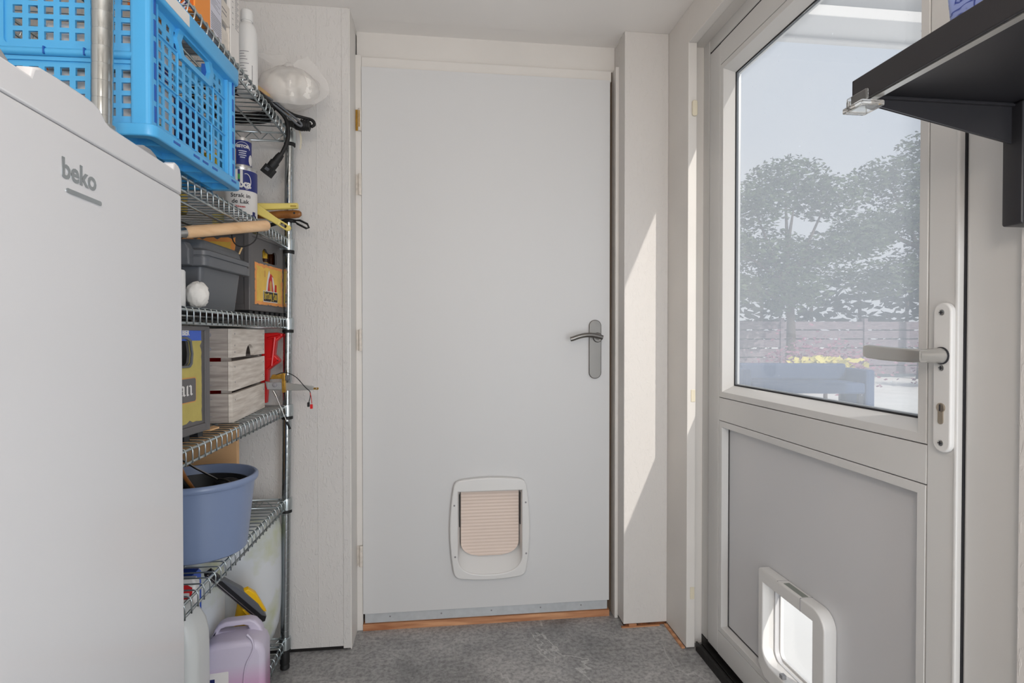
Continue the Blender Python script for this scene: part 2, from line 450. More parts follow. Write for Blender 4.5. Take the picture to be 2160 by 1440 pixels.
# inner door frame (jambs, head, stop)
jf = MB(); jf.box(-.3305, -.309, 2.084, 2.16, 0, 2.127); jf.box(-.309, .64, 2.094, 2.16, 2.0845, 2.125)
jf.box(.648, .661, 2.06, 2.2, .0, 2.127)
struct(jf.build('trim_2', 'paint', bevel=.0015), 'white painted frame of the inner door')
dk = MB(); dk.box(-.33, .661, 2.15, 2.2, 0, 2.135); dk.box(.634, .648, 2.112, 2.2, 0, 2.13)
struct(dk.build('trim_3', mat('brown shadowed rebate', (92, 76, 62), .8)), 'door rebate coloured in brown shadow')  # the rebate's shadow is put into this brown
th = MB(); th.box(-.308, .632, 2.079, 2.15, 0, .024)
struct(th.build('trim_4', 'rawwood'), 'bare wooden threshold strip under the inner door')
st = MB(); st.box(.652, .8, 1.984, 1.995, 0, .004); st.box(.818, .8295, 1.83, 1.99, 0, .006); st.box(.68, .71, 1.986, 1.993, 0, .012)
struct(st.build('baseboard_right', 'rawwood'), 'bare wood splinters along the pier foot')

# right wall
wr = MB()
wr.box(.895, .965, -1.1, .762, -.05, 2.3)
wr.box(.875, .99, 1.905, 2.2, -.05, 2.3)
wr.box(.905, .965, .76, 1.91, 2.12, 2.3)
struct(wr.build('wall_right', 'wall2'), 'white wall around the outer door')
tr = MB(); tr.box(.83, .861, 1.82, 1.995, .008, 2.226); tr.box(.83, .861, .3, 1.82, 2.105, 2.226)
struct(tr.build('trim_5', 'paint', bevel=.002), 'white board stub and head board beside the outer door')
bk = MB(); bk.box(.861, .906, 1.860, 1.99, 0, 2.226); bk.box(.861, .905, .3, 1.995, 2.112, 2.226)
struct(bk.build('trim_6', 'paint'), 'packing behind the boards')
fr = MB(); fr.box(.905, .985, 1.818, 1.905, .03, 2.12); fr.box(.912, .965, .764, .872, .03, 2.12); fr.box(.9055, .9645, .872, 1.818, 2.072, 2.1195)
struct(fr.build('trim_7', 'upvc', bevel=.006, seg=3), 'white plastic outer frame of the glazed door')
gk = MB(); gk.box(.918, .99, .866, 1.822, .03, 2.078)
gz = gk
gz2 = MB()
for (a0, a1, b0, b1) in ((.8705, .8745, .03, 2.075), (1.8075, 1.8195, .03, 2.075)):
    gz2.box(.909, .96, a0, a1, b0, b1)
gz2.box(.909, .96, .87, 1.815, 2.0625, 2.0735)
gk.bm.free()
struct(gz2.build('trim_8', 'gasket'), 'dark rubber seal around the glazed door')
sl = MB(); sl.box(.862, .868, .76, 1.815, 0, .031); sl.box(.868, .91, .76, 1.815, 0, .02); sl.box(.905, 1.0, .76, 1.9, 0, .03); sl.box(.884, .888, .76, 1.815, .02, .024)
struct(sl.build('trim_9', mat('black metal sill', (30, 28, 26), .4, .5, var=.6, vscale=60)), 'black grimy metal sill under the glazed door')
struct(box('roof', 'extwall', -1.3, .97, -1.4, 2.4, 2.32, 2.42))

# ---------------- door_1: flush inner door with cat flap
LX0, LX1 = -.3075, .631
def bulged(x0, x1, y0, y1, b, r, n=10):
    P = []; runs = []
    sides = (((x0, y0), (x1, y0), (0, -1)), ((x1, y0), (x1, y1), (1, 0)), ((x1, y1), (x0, y1), (0, 1)), ((x0, y1), (x0, y0), (-1, 0)))
    for a, c, nv in sides:
        a = V(a); c = V(c); L = (c - a).length; nv = V(nv)
        runs.append(([a + (c - a) * (r / L + (1 - 2 * r / L) * i / n) + nv * (b[0] if nv.x else b[1]) * (1 - (2 * (r / L + (1 - 2 * r / L) * i / n) - 1) ** 2) for i in range(n + 1)], c))
    for k, (run, c) in enumerate(runs):
        P += [tuple(p) for p in run]
        p0 = run[-1]; p2 = runs[(k + 1) % 4][0][0]
        for t in (.2, .4, .6, .8): P.append(tuple(p0 * (1 - t) ** 2 + c * 2 * t * (1 - t) + p2 * t * t))
    return P
def ushape(x0, x1, yt, ys, depth, n=40, e=2.7):
    """straight sides down to ys, then a smooth squarish bowl"""
    c = (x0 + x1) / 2; hw = (x1 - x0) / 2; P = [(x1, yt), (x0, yt)]
    for i in range(n + 1):
        t = math.pi * i / n; cs, sn = math.cos(t), math.sin(t)
        P.append((c - hw * math.copysign(abs(cs) ** (2 / e), cs), ys - depth * abs(sn) ** (2 / e)))
    return P
FX = frame((0, 0, 0), (1, 0, 0), (0, 0, 1))      # (x, z) drawings, normal towards -Y
hole = ushape(.043, .284, .511, .275, .077)
d1 = MB().mesh(shape2d([[(LX0, .063), (LX1, .063), (LX1, 2.083), (LX0, 2.083)], rrect(.03, .297, .18, .52, .03)], .04), frame((0, YD + .02, 0), (1, 0, 0), (0, 0, 1)))
door1 = d1.build('door_1', 'door', bevel=.0015)
struct(door1, 'plain white flush inner door with steel lever and cat flap')
door1['category'] = 'door'
bs = box('bottom_strip', mat('grey white metal strip', (196, 200, 203), .35, .2, var=.06, vscale=40), LX0 + .006, LX1 - .006, 2.084, 2.1, .026, .066, door1, .001)
sm = MB()
for x in (-.21, -.02, .17, .36, .52): sm.lathe([(.003, 0), (.003, .0012)], (x, 2.0845, .047), 10, frame((0, 0, 0), (1, 0, 0), (0, 0, 1)))
sm.split('screw', 'inkgrey', bs)
for i, (z0, z1) in enumerate(((1.847, 1.927), (1.612, 1.69), (1.04, 1.119), (.242, .32))):
    h = MB().lathe([(.0062, z0), (.0065, z0 + .004), (.0065, z1 - .004), (.0055, z1)], (-.3135, 2.0755, 0), 14)
    hg = h.build('hinge', 'ivory', door1, smooth=True)
    hb = MB().box(-.329, -.313, 2.0815, 2.0845, z0 + .002, z1 - .002)
    if i == 0:
        hb.box(-.3165, -.3125, 2.0685, 2.0735, z0 + .012, z1 - .008)
    hb.build('hinge_leaf', 'brass' if i == 0 else 'ivory', hg)
# steel plate + lever
pm_ = MB().mesh(shape2d([rrect(.5475, .596, .93, 1.157, .0235, 8)], .009, .0025), frame((0, YD - .0045, 0), (1, 0, 0), (0, 0, 1)))
pl = pm_.build('handle_plate', 'steel', door1, smooth=True); pl['label'] = 'brushed steel back plate'
lv = MB()
lv.tube([(.58, YD - .009, 1.089), (.58, YD - .05, 1.089)], .0095, 16)
lv.lathe([(.019, 0), (.019, .004), (.016, .007)], (.58, YD - .009, 1.089), 24, frame((0, 0, 0), (1, 0, 0), (0, 0, 1)))
arc = []
for i in range(17):
    t = i / 16; x = .588 - .124 * t; z = 1.089 + .011 * math.sin(math.pi * min(1, t * 1.05)) - .002 * t * t * 3
    arc.append((x, YD - .052 - .003 * math.sin(t * 3), z))
lv.tube(arc, .0088, 14)
lv.build('lever', 'steel', door1, smooth=True)
# cat flap 1
cf = MB()
cf.mesh(shape2d([bulged(.030, .297, .187, .551, (.018, .0115), .022), hole], .024, .005, 3), frame((0, YD - .012, 0), (1, 0, 0), (0, 0, 1)))
catf = cf.build('cat_flap', 'white', door1, smooth=True); catf['label'] = 'white cat flap with a beige ribbed flap'
inn = ushape(.052, .279, .509, .315, .061)
tn = MB(); tn.loft([[(x, YD - .020, z) for x, z in hole], [(x, YD + .03, z) for x, z in inn]], False, False)
tn.build('tunnel', 'white', catf, smooth=True)
fm = MB(); rows = []
N = 160
for i in range(N + 1):
    z = .511 - (.511 - .252) * i / N
    k = max(0, (.315 - z) / .064); w = .1115 * max(.0, 1 - k ** 2.7) ** (1 / 2.7) if k < .97 else .1115 * .42
    y = YD + .018 + -.00045 * math.sin((.511 - z) / .0125 * 2 * math.pi) + (.0025 if i > N - 4 else 0)
    rows.append([(.1655 - w + 2 * w * j / 12, y, z) for j in range(13)])
fm.loft(rows, closed=False)
fl2 = fm.build('flap', 'flap', catf, smooth=True)
fs = MB(); fs.box(.0478, .0503, YD + .001, YD + .016, .372, .494); fs.box(.2792, .2817, YD + .001, YD + .016, .374, .496)
fs.split('brush_seal', 'rubber', catf)
for x, z in ((.029, .462), (.298, .465), (.032, .269), (.300, .271)):
    MB().lathe([(.0034, 0), (.0034, .002)], (x, YD - .0235, z), 12, frame((0, 0, 0), (1, 0, 0), (0, 0, 1))).build('screw', 'inkgrey', catf)

# ---------------- door_2: glazed upvc door, front plane X = .90
PX = .90
DY = frame((0, 0, 0), (0, 1, 0), (0, 0, 1))      # (y, z) drawings; normal +X
def bars(*rs):
    b = MB()
    for (y0, y1, z0, z1) in rs: b.box(PX, PX + .050, y0, y1, z0, z1)
    return b
d2 = bars((1.7325, 1.804, .036, 2.06))
door2 = d2.build('door_2', 'upvc', bevel=.003)
struct(door2, 'white plastic outer door, glazed above and panelled below'); door2['category'] = 'door'
sb = MB(); sb.box(PX, PX + .050, .8775, .9345, .036, 2.06); sb.box(PX - .002, PX + .02, .872, .8795, .036, 2.06)
stile = sb.build('stile', 'upvc', door2, bevel=.0025)
bars((.9355, 1.7315, 1.9905, 2.06)).build('top_rail', 'upvc', door2, bevel=.0015)
bars((.9355, 1.7315, .817, .8915)).build('mid_rail', 'upvc', door2, bevel=.0012)
bars((.9355, 1.7315, .036, .1125)).build('bottom_rail', 'upvc', door2, bevel=.0012)
def bead(name, y0, y1, z0, z1, t, slope, xin):
    """mitred glazing bead: flat band of width t, then a bevel running back to the pane"""
    b = MB()
    def ring(d, x): return [(x, y0 + d, z0 + d), (x, y1 - d, z0 + d), (x, y1 - d, z1 - d), (x, y0 + d, z1 - d)]
    rs = [ring(.001, xin + .02), ring(.001, PX + .001), ring(.002, PX), ring(t, PX), ring(t + .001, PX + .001), ring(t + slope, xin)]
    b.loft(rs, False, False)
    return b.build(name, 'upvc', door2)
gbd = bead('glazing_bead', .9355, 1.7315, .8925, 1.9895, .0195, .022, .93)
bead('panel_bead', .9355, 1.7315, .1135, .816, .0195, .003, .922)
# bead on the outside of the pane, with its own thickness, and spacer bar
ob = MB()
def ring2(d, x): return [(x, .9355 + d, .8925 + d), (x, 1.7315 - d, .8925 + d), (x, 1.7315 - d, 1.9895 - d), (x, .9355 + d, 1.9895 - d)]
ob.loft([ring2(.0, .942), ring2(.034, .942), ring2(.026, .953), ring2(.0, .953)], False, False)
ob.build('outer_bead', 'upvc', door2)
sp = MB(); sp.loft([ring2(.0405, .9305), ring2(.0455, .9305), ring2(.0455, .9325), ring2(.0405, .9325)], False, False)
sp.build('glass_seal', 'gasket', door2)
gp = MB(); gp.box(.9335, .9375, .958, 1.708, .915, 1.966)
pane = gp.build('glass_pane', 'pane', door2); pane['label'] = 'large dusty glass pane'
sb2 = MB(); sb2.loft([ring2(.0415, .938), ring2(.048, .938), ring2(.048, .945), ring2(.0415, .945)], False, False)
sb2.build('spacer_bar', 'alu', door2)
CY0, CY1, CZ0, CZ1 = 1.201, 1.480, .13, .432
pn = MB().mesh(shape2d([[(.9365, .1145), (1.7305, .1145), (1.7305, .815), (.9365, .815)], rrect(CY0 + .04, CY1 - .03, CZ0 + .05, CZ1 - .036, .03)], .024), frame((.937, 0, 0), (0, 1, 0), (0, 0, 1)))
pn.build('lower_panel', 'panel', door2)
ps = MB(); ps.loft([[(.9245, .9365 + d, .1145 + d), (.9245, 1.7305 - d, .1145 + d), (.9245, 1.7305 - d, .815 - d), (.9245, .9365 + d, .815 - d)] for d in (.0215, .0245)], False, False)
ps.build('panel_seal', 'gasket', door2)
# handle plate, cylinder, screws, lever
hp = MB().mesh(shape2d([rrect(.876, .9125, .887, 1.158, .0178, 8)], .011, .003), frame((PX - .0055, 0, 0), (0, 1, 0), (0, 0, 1)))
hpl = hp.build('handle_plate', 'white', door2, smooth=True)
FXm = frame((0, 0, 0), (0, 0, 1), (0, 1, 0))     # lathe axis along -X
for z, rr in ((1.140, .0055), (1.040, .0055), (.904, .0055)):
    s_ = MB().lathe([(rr, 0), (rr, .0015), (rr * .7, .0022)], (PX - .0108, .8945, z), 16, FXm).build('screw', 'tin', hpl, smooth=True)
    c_ = MB()
    c_.box(PX - .0140, PX - .0125, .8945 - .0035, .8945 + .0035, z - .0007, z + .0007); c_.box(PX - .0140, PX - .0125, .8945 - .0007, .8945 + .0007, z - .0035, z + .0035)
    c_.build('screw_slot', 'ink', hpl)
cy = MB().lathe([(.0085, 0), (.0085, .002), (.0075, .0028)], (PX - .0108, .8945, .968), 20, FXm)
cy.mesh(shape2d([rrect(.8895, .8995, .938, .968, .005)], .003), frame((PX - .0115, 0, 0), (0, 1, 0), (0, 0, 1)))
cyl = cy.build('lock_cylinder', mat('nickel', (176, 164, 148), .3, .9), hpl, smooth=True)
box('keyhole', 'ink', PX - .0146, PX - .0134, .8935, .8955, .962, .974, hpl)
lb = MB()
lb.lathe([(.0145, 0), (.0140, .010), (.0125, .03), (.012, .052)], (PX - .010, .8945, 1.062), 24, FXm)
lh = [(PX - .055, .886, 1.062), (PX - .058, .900, 1.062), (PX - .060, .93, 1.0625), (PX - .060, .97, 1.064), (PX - .059, 1.008, 1.0665), (PX - .058, 1.019, 1.067)]
rings = []
for i, p in enumerate(lh):
    hx, hz = ((.008, .0115), (.0085, .0125), (.0078, .0130), (.0076, .0135), (.0076, .0135), (.006, .0115))[i]
    rings.append([(p[0] + a * 1, p[1], p[2] + b) for a, b in rrect(-hx, hx, -hz, hz, .0045, 4)])
lb.loft(rings)
lev = lb.build('lever', 'alu', door2, smooth=True); lev['label'] = 'brushed aluminium lever handle'
MB().lathe([(.0158, 0), (.0158, .004)], (PX - .0095, .8945, 1.062), 24, FXm).build('collar', 'ink', hpl)

# cat flap 2: deep white box frame on the lower panel
c2 = MB()
c2.mesh(shape2d([rrect(CY0, CY1, CZ0, CZ1, .034, 8)[:0] or
                 [(CY1, CZ1 - .004), (CY1 - .004, CZ1)] + [(CY0 + .045 + .045 * math.cos(R(a)), CZ1 - .045 + .045 * math.sin(R(a))) for a in range(90, 181, 10)] + [(CY0, CZ0 + .03), (CY0 + .03, CZ0), (CY1 - .03, CZ0), (CY1, CZ0 + .03)],
                 [(CY1 - .022, CZ1 - .036), (CY0 + .045, CZ1 - .036), (CY0 + .045, CZ0 + .085)] + [(CY0 + .045 + .04 - .04 * math.cos(R(a)), CZ0 + .085 - .04 * math.sin(R(a))) for a in range(10, 91, 10)] + [(CY1 - .062 + .04 * math.sin(R(a)), CZ0 + .085 - .04 * math.cos(R(a))) for a in range(0, 91, 10)]],
                .034, .004, 3), frame((.908, 0, 0), (0, 1, 0), (0, 0, 1)))
cat2 = c2.build('cat_flap', 'white', door2, smooth=True); cat2['label'] = 'deep white cat flap with display and clear flap'
t2 = MB()
ho = rrect(CY0 + .045, CY1 - .022, CZ0 + .045, CZ1 - .036, .02, 5); hi = rrect(CY0 + .052, CY1 - .029, CZ0 + .055, CZ1 - .043, .02, 5)
t2.loft([[(.912, y, z) for y, z in ho], [(.951, y, z) for y, z in hi]], False, False)
t2.build('tunnel', 'white', cat2, smooth=True)
MB().mesh(shape2d([rrect(CY0 + .05, CY1 - .03, CZ0 + .053, CZ1 - .041, .018)], .003), frame((.942, 0, 0), (0, 1, 0), (0, 0, 1))).build('flap', 'clear', cat2)
k2 = MB(); k2.mesh(shape2d([rrect(CY0 + .05, CY1 - .03, CZ0 + .053, CZ1 - .041, .018), rrect(CY0 + .055, CY1 - .035, CZ0 + .058, CZ1 - .046, .016)], .006), frame((.941, 0, 0), (0, 1, 0), (0, 0, 1)))
k2.build('flap_rim', 'white', cat2)
box('display', 'lcd', .8985, .915, 1.293, 1.372, CZ1 - .0015, CZ1 + .0006, cat2)
box('catch', 'fgrey', .892, .904, 1.365, 1.378, CZ0 + .046, CZ0 + .056, cat2)
box('button', 'fgrey', .889, .892, 1.33, 1.365, CZ0 + .012, CZ0 + .024, cat2, .001)
sm2 = MB(); sm2.box(.8905, .9245, 1.290, 1.2906, CZ1 - .001, CZ1 + .0003); sm2.box(.8905, .9245, 1.388, 1.3886, CZ1 - .001, CZ1 + .0003)
sm2.box(.8900, .8912, 1.2903, 1.2909, CZ1 - .034, CZ1); sm2.box(.893, .9245, CY0 - .0004, CY0 + .001, .262, .2628)
sm2.build('seam', 'inkgrey', cat2)

# small fittings on the stub next to the outer door
se = MB().mesh(shape2d([rrect(.842, .8605, 1.853, 1.907, .007, 5)], .008, .0025), frame((0, 1.816, 0), (1, 0, 0), (0, 0, 1)))
sen = se.build('contact_sensor', 'cream', smooth=True, origin=(.851, 1.816, 1.88))
tag(sen, 'small cream oval contact sensor high on the white stub beside the glazed door', 'sensor')
for i, (z, n_) in enumerate(((.889, 'cream square cable clip halfway up the white stub by the glazed door'), (.20, 'cream square cable clip low on the white stub near the floor'))):
    tag(MB().box(.843, .8585, 1.8175, 1.8205, z - .022, z + .02).build('cable_clip', 'cream', bevel=.001, origin=(.851, 1.819, z)), n_, 'clip', 'cable clips on the white stub')

# ================================================================== WIRE SHELVING
def pxz(z): return -.530 + .0137 * z             # the unit is racked slightly: posts lean
SH = [.10, .56, .867, 1.15, 1.408, 1.757]
SY0, SY1, SD = .893, 1.875, .39
unit = thing('wire_shelving_unit', 'zinc plated wire shelving unit with six shelves beside the freezer', 'shelf unit', ((-.70), 1.384, 0))
for (bx, y) in ((0, SY0), (0, SY1), (-SD, SY0), (-SD, SY1)):
    pm2 = MB(); prof = []; z = .03
    prof.append((.0142, .03))
    while z < 1.785:
        prof += [(.0142, z + .004), (.0142, z + .0235), (.0138, z + .0239), (.0138, z + .0247)]; z += .0254
    prof.append((.0142, 1.787)); prof.append((.011, 1.79))
    n = 18; rings = []
    for r, zz in prof:
        c = V((pxz(zz) + bx, y, zz)); rings.append([c + V((r * math.cos(2 * math.pi * j / n), r * math.sin(2 * math.pi * j / n), 0)) for j in range(n)])
    pm2.loft(rings)
    post = pm2.build('post', 'chrome', unit, smooth=True)
    MB().lathe([(.010, 0.0), (.0145, .002), (.0145, .012), (.013, .014), (.013, .018), (.0155, .02), (.0155, .075), (.0142, .077)], (pxz(.03) + bx, y, 0), 20).build('foot', 'rubber', post, smooth=True)
    MB().lathe([(.0142, 1.772), (.0155, 1.774), (.0155, 1.79), (.013, 1.796)], (pxz(1.78) + bx, y, 0), 18).build('cap', 'rubber', post, smooth=True)
for si, z in enumerate(SH):
    xf = pxz(z); xr = xf - SD
    b = MB(); ya, yb = SY0 + .010, SY1 - .010
    for x in (xf, xr):
        b.tube([(x, ya, z), (x, yb, z)], .0031, 8); b.tube([(x, ya, z - .027), (x, yb, z - .027)], .0030, 8)
    for y in (SY0, SY1):
        b.tube([(xr + .01, y, z), (xf - .01, y, z)], .0034, 8); b.tube([(xr + .01, y, z - .027), (xf - .01, y, z - .027)], .0034, 8)
        zz = []
        for k in range(15):
            zz.append((xr + .015 + (SD - .03) * k / 14, y, z - .0265 if k % 2 else z - .0005))
        b.tube(zz, .0021, 5)
    for fx in (.09, .195, .30):
        b.tube([(xr + fx, ya - .008, z - .005), (xr + fx, yb + .008, z - .005)], .0032, 6)
    y = SY0 + .027
    while y < SY1 - .016:
        o_ = .0036 + .0019
        sl_ = .011 if si == 5 else 0
        b.tube([(xf + o_, y - sl_, z - .0285), (xf + o_, y, z - .003), (xf + o_ - .003, y, z + .0045), (xf - .004, y, z + .0058), (xr + .004, y, z + .0058), (xr - o_ + .003, y, z + .0045), (xr - o_, y, z - .003), (xr - o_, y - sl_, z - .0285)], .0016, 6)
        y += .0295
    sh = b.build('wire_shelf', 'zinc', unit, smooth='all')
    cb = MB()
    for x in (xf, xr):
        for y in (SY0, SY1):
            cb.lathe([(.0149, -.034), (.0182, -.033), (.0192, -.004), (.0182, .004), (.0150, .005)], (x, y, z), 18)
    cb.split('corner_sleeve', 'zinc', sh, smooth=True)
    rb = MB()
    for x in (xf, xr):
        for y in (SY0, SY1): rb.lathe([(.0149, -.044), (.0176, -.043), (.0176, -.0345), (.0149, -.0342)], (x, y, z), 18)
    rb.split('clip_ring', 'rubber', sh, smooth=True)
ZS = [z + .0082 for z in SH]                       # what stands on a shelf stands on its wires

# ================================================================== FREEZER
FA = R(2.5)
fz = thing('freezer', 'tall white upright freezer in the left foreground with grey logo', 'freezer', (-.366, .3315, 0), FA)
box('cabinet', 'freezer', -.54, -.066, .004, .534, .02, 1.335, fz, .006, world=False)
ft = MB()
for x in (-.50, -.11):
    for y in (.05, .49): ft.lathe([(.018, 0), (.018, .02)], (x, y, 0), 14)
ft.split('foot', 'rubber', fz, world=False)
fd = box('freezer_door', 'freezer', -.06, 0, 0, .54, .045, 1.3070, fz, .004, world=False, seg=4)
cp = MB()
lip = [(0, 1.3075), (.54, 1.3075), (.54, 1.336), (.537, 1.344), (.530, 1.3482), (.520, 1.3492), (.5155, 1.346), (.514, 1.3385), (.44, 1.338), (.352, 1.338), (.342, 1.341), (.333, 1.349), (.320, 1.3525), (.30, 1.3528), (.26, 1.3518), (.235, 1.3500), (.226, 1.346), (.222, 1.3365), (.12, 1.336), (.115, 1.346), (.105, 1.350), (.01, 1.350), (0, 1.342)]
cp.mesh(shape2d([lip], .016, .0025), frame((-.008, 0, 0), (0, 1, 0), (0, 0, 1)))
cap = cp.build('top_trim', 'freezer', fz, smooth=True, world=False)
bp_ = MB()
bkp = [(0.006, 1.309), (.534, 1.309), (.534, 1.334), (.516, 1.338), (.510, 1.346), (.500, 1.3525), (.486, 1.356), (.468, 1.3555), (.452, 1.349), (.440, 1.340), (.42, 1.335), (.36, 1.335), (.335, 1.346), (.24, 1.347), (.226, 1.340), (.220, 1.349), (.208, 1.3565), (.19, 1.3595), (.165, 1.358), (.145, 1.350), (.13, 1.338), (.11, 1.346), (.01, 1.346)]
bp_.mesh(shape2d([bkp], .02, .003), frame((-.0265, 0, 0), (0, 1, 0), (0, 0, 1)))
bp_.build('grip_recess', 'fgrey', cap, smooth=True, world=False)
lg = MB().mesh(textmesh('beko', .0285, .0007, 1.03, .0002), frame((.0004, .263, 1.2565), (0, 1, 0), (0, 0, 1)))
lgo = lg.build('logo', 'chrome', fd, world=False)
MB().mesh(shape2d([rrect(.270, .331, 1.2425, 1.2472, .0022)], .001), frame((.0005, 0, 0), (0, 1, 0), (0, 0, 1))).build('logo_bar', 'chrome', fd, world=False)

# ================================================================== BLUE FOLDING CRATE (shelf 5 of 6)
CW, CD, CH = .336, .47, .258
cr = thing('folding_crate', 'bright blue perforated plastic folding crate overhanging the shelf edge', 'crate', (-.470, .947, ZS[4] + .002), R(-1.8))
def panel_holes(y0, y1, z0, z1, nc, nr, hw, hh, skip=None):
    P = []
    for i in range(nc):
        for j in range(nr):
            cy = y0 + (y1 - y0) * (i + .5) / nc; cz = z0 + (z1 - z0) * (j + .5) / nr
            if skip and skip(cy, cz): continue
            P.append([(cy - hw / 2, cz - hh / 2), (cy + hw / 2, cz - hh / 2), (cy + hw / 2, cz + hh / 2), (cy - hw / 2, cz + hh / 2)])
    return P
hx = [(.111, .207), (.121, .188), (.215, .188), (.225, .207), (.217, .224), (.119, .224)]
endp = [[(.012, .014), (CW - .012, .014), (CW - .012, CH - .02), (.012, CH - .02)]]
endp += panel_holes(.038, CW - .038, .032, .182, 11, 8, .0164, .0134, lambda y, z: False)
endp += panel_holes(.042, .115, .182, .222, 3, 2, .0135, .0115) + panel_holes(CW - .115, CW - .042, .182, .222, 3, 2, .0135, .0115)
for xx, nm in ((-.012, 'end_panel'), (-CD + .012, 'end_panel')):
    b = MB().mesh(shape2d(endp + [hx], .0022), frame((xx, 0, 0), (0, 1, 0), (0, 0, 1)))
    ep = b.build(nm, 'blue', cr, world=False)
    s = 1 if xx > -.1 else -1; xo = xx + s * .0011
    rb = MB()
    def rib(y0, y1, z0, z1, t=.004): rb.box(min(xo, xo + s * t), max(xo, xo + s * t), y0, y1, z0, z1)
    for y in (.030, CW - .034): rib(y, y + .004, .02, CH - .03, .007)
    for y in (.104, .170, .236): rib(y, y + .003, .032, .108, .003)
    for y in (.104, .245): rib(y, y + .003, .108, .185, .003)
    for z in (.0265, .108, .1845): rib(.036, CW - .036, z, z + .0025, .003)
    rb.mesh(shape2d([[(.095, .207), (.112, .178), (.224, .178), (.241, .207), (.228, .234), (.108, .234)], hx], .006), frame((xo + s * .003, 0, 0), (0, 1, 0), (0, 0, 1)))
    rb.split('rib', 'blue', ep, world=False, bevel=.0006)
    tk = MB()
    for f in (0, 1):
        tk.box(xo - .010, xo - .002, .111 + f * .112 - .002, .113 + f * .112, .19, .222)
    tk.split('grip_wall', 'bluedk', ep, world=False)
for yy in (.012, CW - .012):
    pol = [[(-CD + .012, .014), (-.012, .014), (-.012, CH - .02), (-CD + .012, CH - .02)]]
    for (a, b_) in ((-.445, -.245), (-.215, -.030)):
        pol += panel_holes(a, b_, .030, .112, 8, 4, .0140, .0130); pol += panel_holes(a, b_, .147, .228, 8, 4, .0140, .0130)
    b = MB().mesh(shape2d(pol, .004), frame((0, yy, 0), (1, 0, 0), (0, 0, 1)))
    b.build('side_panel', 'blue', cr, world=False)
    s = -1 if yy < .1 else 1; yo = yy + s * .002
    rb = MB()
    for (a, b_) in ((-.452, -.238), (-.222, -.024)):
        for (z0, z1) in ((.022, .119), (.140, .236)):
            rb.mesh(shape2d([rrect(a - .010, b_ + .010, z0 - .004, z1 + .004, .010), rrect(a, b_, z0 + .002, z1 - .002, .008)], .003), frame((0, yo + s * .0015, 0), (1, 0, 0), (0, 0, 1)))
    rb.split('rib', 'blue', cr, world=False, bevel=.0006)
    hb = MB().tube([(-CD + .02, yo + s * .0035, .1295), (-.022, yo + s * .0035, .1295)], .0062, 12)
    hg = hb.build('hinge_bar', 'blue', cr, world=False, smooth=True)
    kn = MB()
    for x in (-.40, -.31, -.25, -.16, -.10): kn.box(x, x + .0022, yo + s * .0035 - .007, yo + s * .0035 + .007, .1245, .136)
    kn.split('hinge_joint', 'bluedk', hg, world=False)
cpst = MB()
for x in (-.016, -CD + .016):
    for y in (.012, CW - .012): cpst.box(x - .0155, x + .0155, y - .012, y + .012, .012, CH - .014)
cpst.split('corner_post', 'blue', cr, world=False, bevel=.006, seg=3)
sl2 = MB()
for z in (.04, .075, .11, .145, .18, .215): sl2.box(-.0075, .0003, .013, .019, z - .013, z + .013); sl2.box(-.0075, .0003, CW - .019, CW - .013, z - .013, z + .013)
sl2.split('corner_slot', 'bluedk', cr, world=False)
rm = MB().mesh(shape2d([rrect(-CD - .008, .008, -.008, CW + .008, .018), rrect(-CD + .016, -.016, .016, CW - .016, .010)], .034, .004), frame((0, 0, CH - .013), (1, 0, 0), (0, 1, 0)))
rim = rm.build('rim', 'blue', cr, world=False, smooth=True)
bs2 = MB().mesh(shape2d([rrect(-CD - .004, .008, -.004, CW + .008, .016), rrect(-CD + .014, -.010, .014, CW - .010, .010)], .020, .003), frame((0, 0, .0095), (1, 0, 0), (0, 1, 0)))
bs2.box(-CD + .01, -.006, .01, CW - .006, .012, .016)
for k in range(5):
    x = -CD + .04 + k * .095; bs2.box(x, x + .003, .012, CW - .008, .0005, .013)
for k in range(4):
    y = .05 + k * .075; bs2.box(-CD + .012, -.008, y, y + .003, .0005, .013)
base = bs2.build('base', 'blue', cr, world=False, smooth=True)
nt_ = MB()
for y in (.055, .125, .16, .2, .29): nt_.box(.0066, .0088, y, y + .022, .0085, .0125)
nt_.split('slot', 'bluedk', base, world=False)
box('sticker', 'paper', .0045, .0088, .030, .112, CH - .0235, CH - .0015, rim, world=False)
# what is in the crate
def inworld(p): return wm(cr) @ V(p)
def cthing(name, lab, cat, p, rz=0):
    w = inworld(p); return thing(name, lab, cat, w, R(-1.8) + rz)
wc_ = cthing('carton', 'white carton with green letters inside the blue crate', 'box', (-.25, .075, .0245))
wb_ = box('carton_body', 'paper', -.19, .225, -.045, .05, 0, .088, wc_, .002, world=False)
MB().mesh(textmesh('SONIC', .030, .001, 1.1), frame((-.05, -.0456, .030), (1, 0, 0), (0, 0, 1))).build('printing', 'greenink', wb_, world=False)
gs = MB()
for k in range(3): gs.box(.2248, .2256, -.012 + k * .006, -.009 + k * .006, .008, .022)
gs.build('stripes', 'greenink', wb_, world=False)
bb = cthing('folded_bag', 'dark blue folded plastic bag behind the holes of the blue crate', 'bag', (-.10, .225, .0245))
MB().ball((0, 0, .07), (.075, .085, .0695), 12, lambda d: 1 + .1 * math.sin(7 * d.x + 3 * d.z) * math.cos(5 * d.y)).build('bag_body', 'navy2', bb, world=False, smooth='all')
wp = cthing('packet', 'white packet with blue stripes on the carton in the blue crate', 'box', (-.075, .075, .1135))
wpb = box('packet_body', 'paper', -.10, .052, -.045, .045, 0, .075, wp, .002, world=False)
ws = MB()
for k in range(4): ws.box(.0518, .0526, -.04, .04, .012 + k * .007, .016 + k * .007)
ws.build('stripes', 'navy', wpb, world=False)
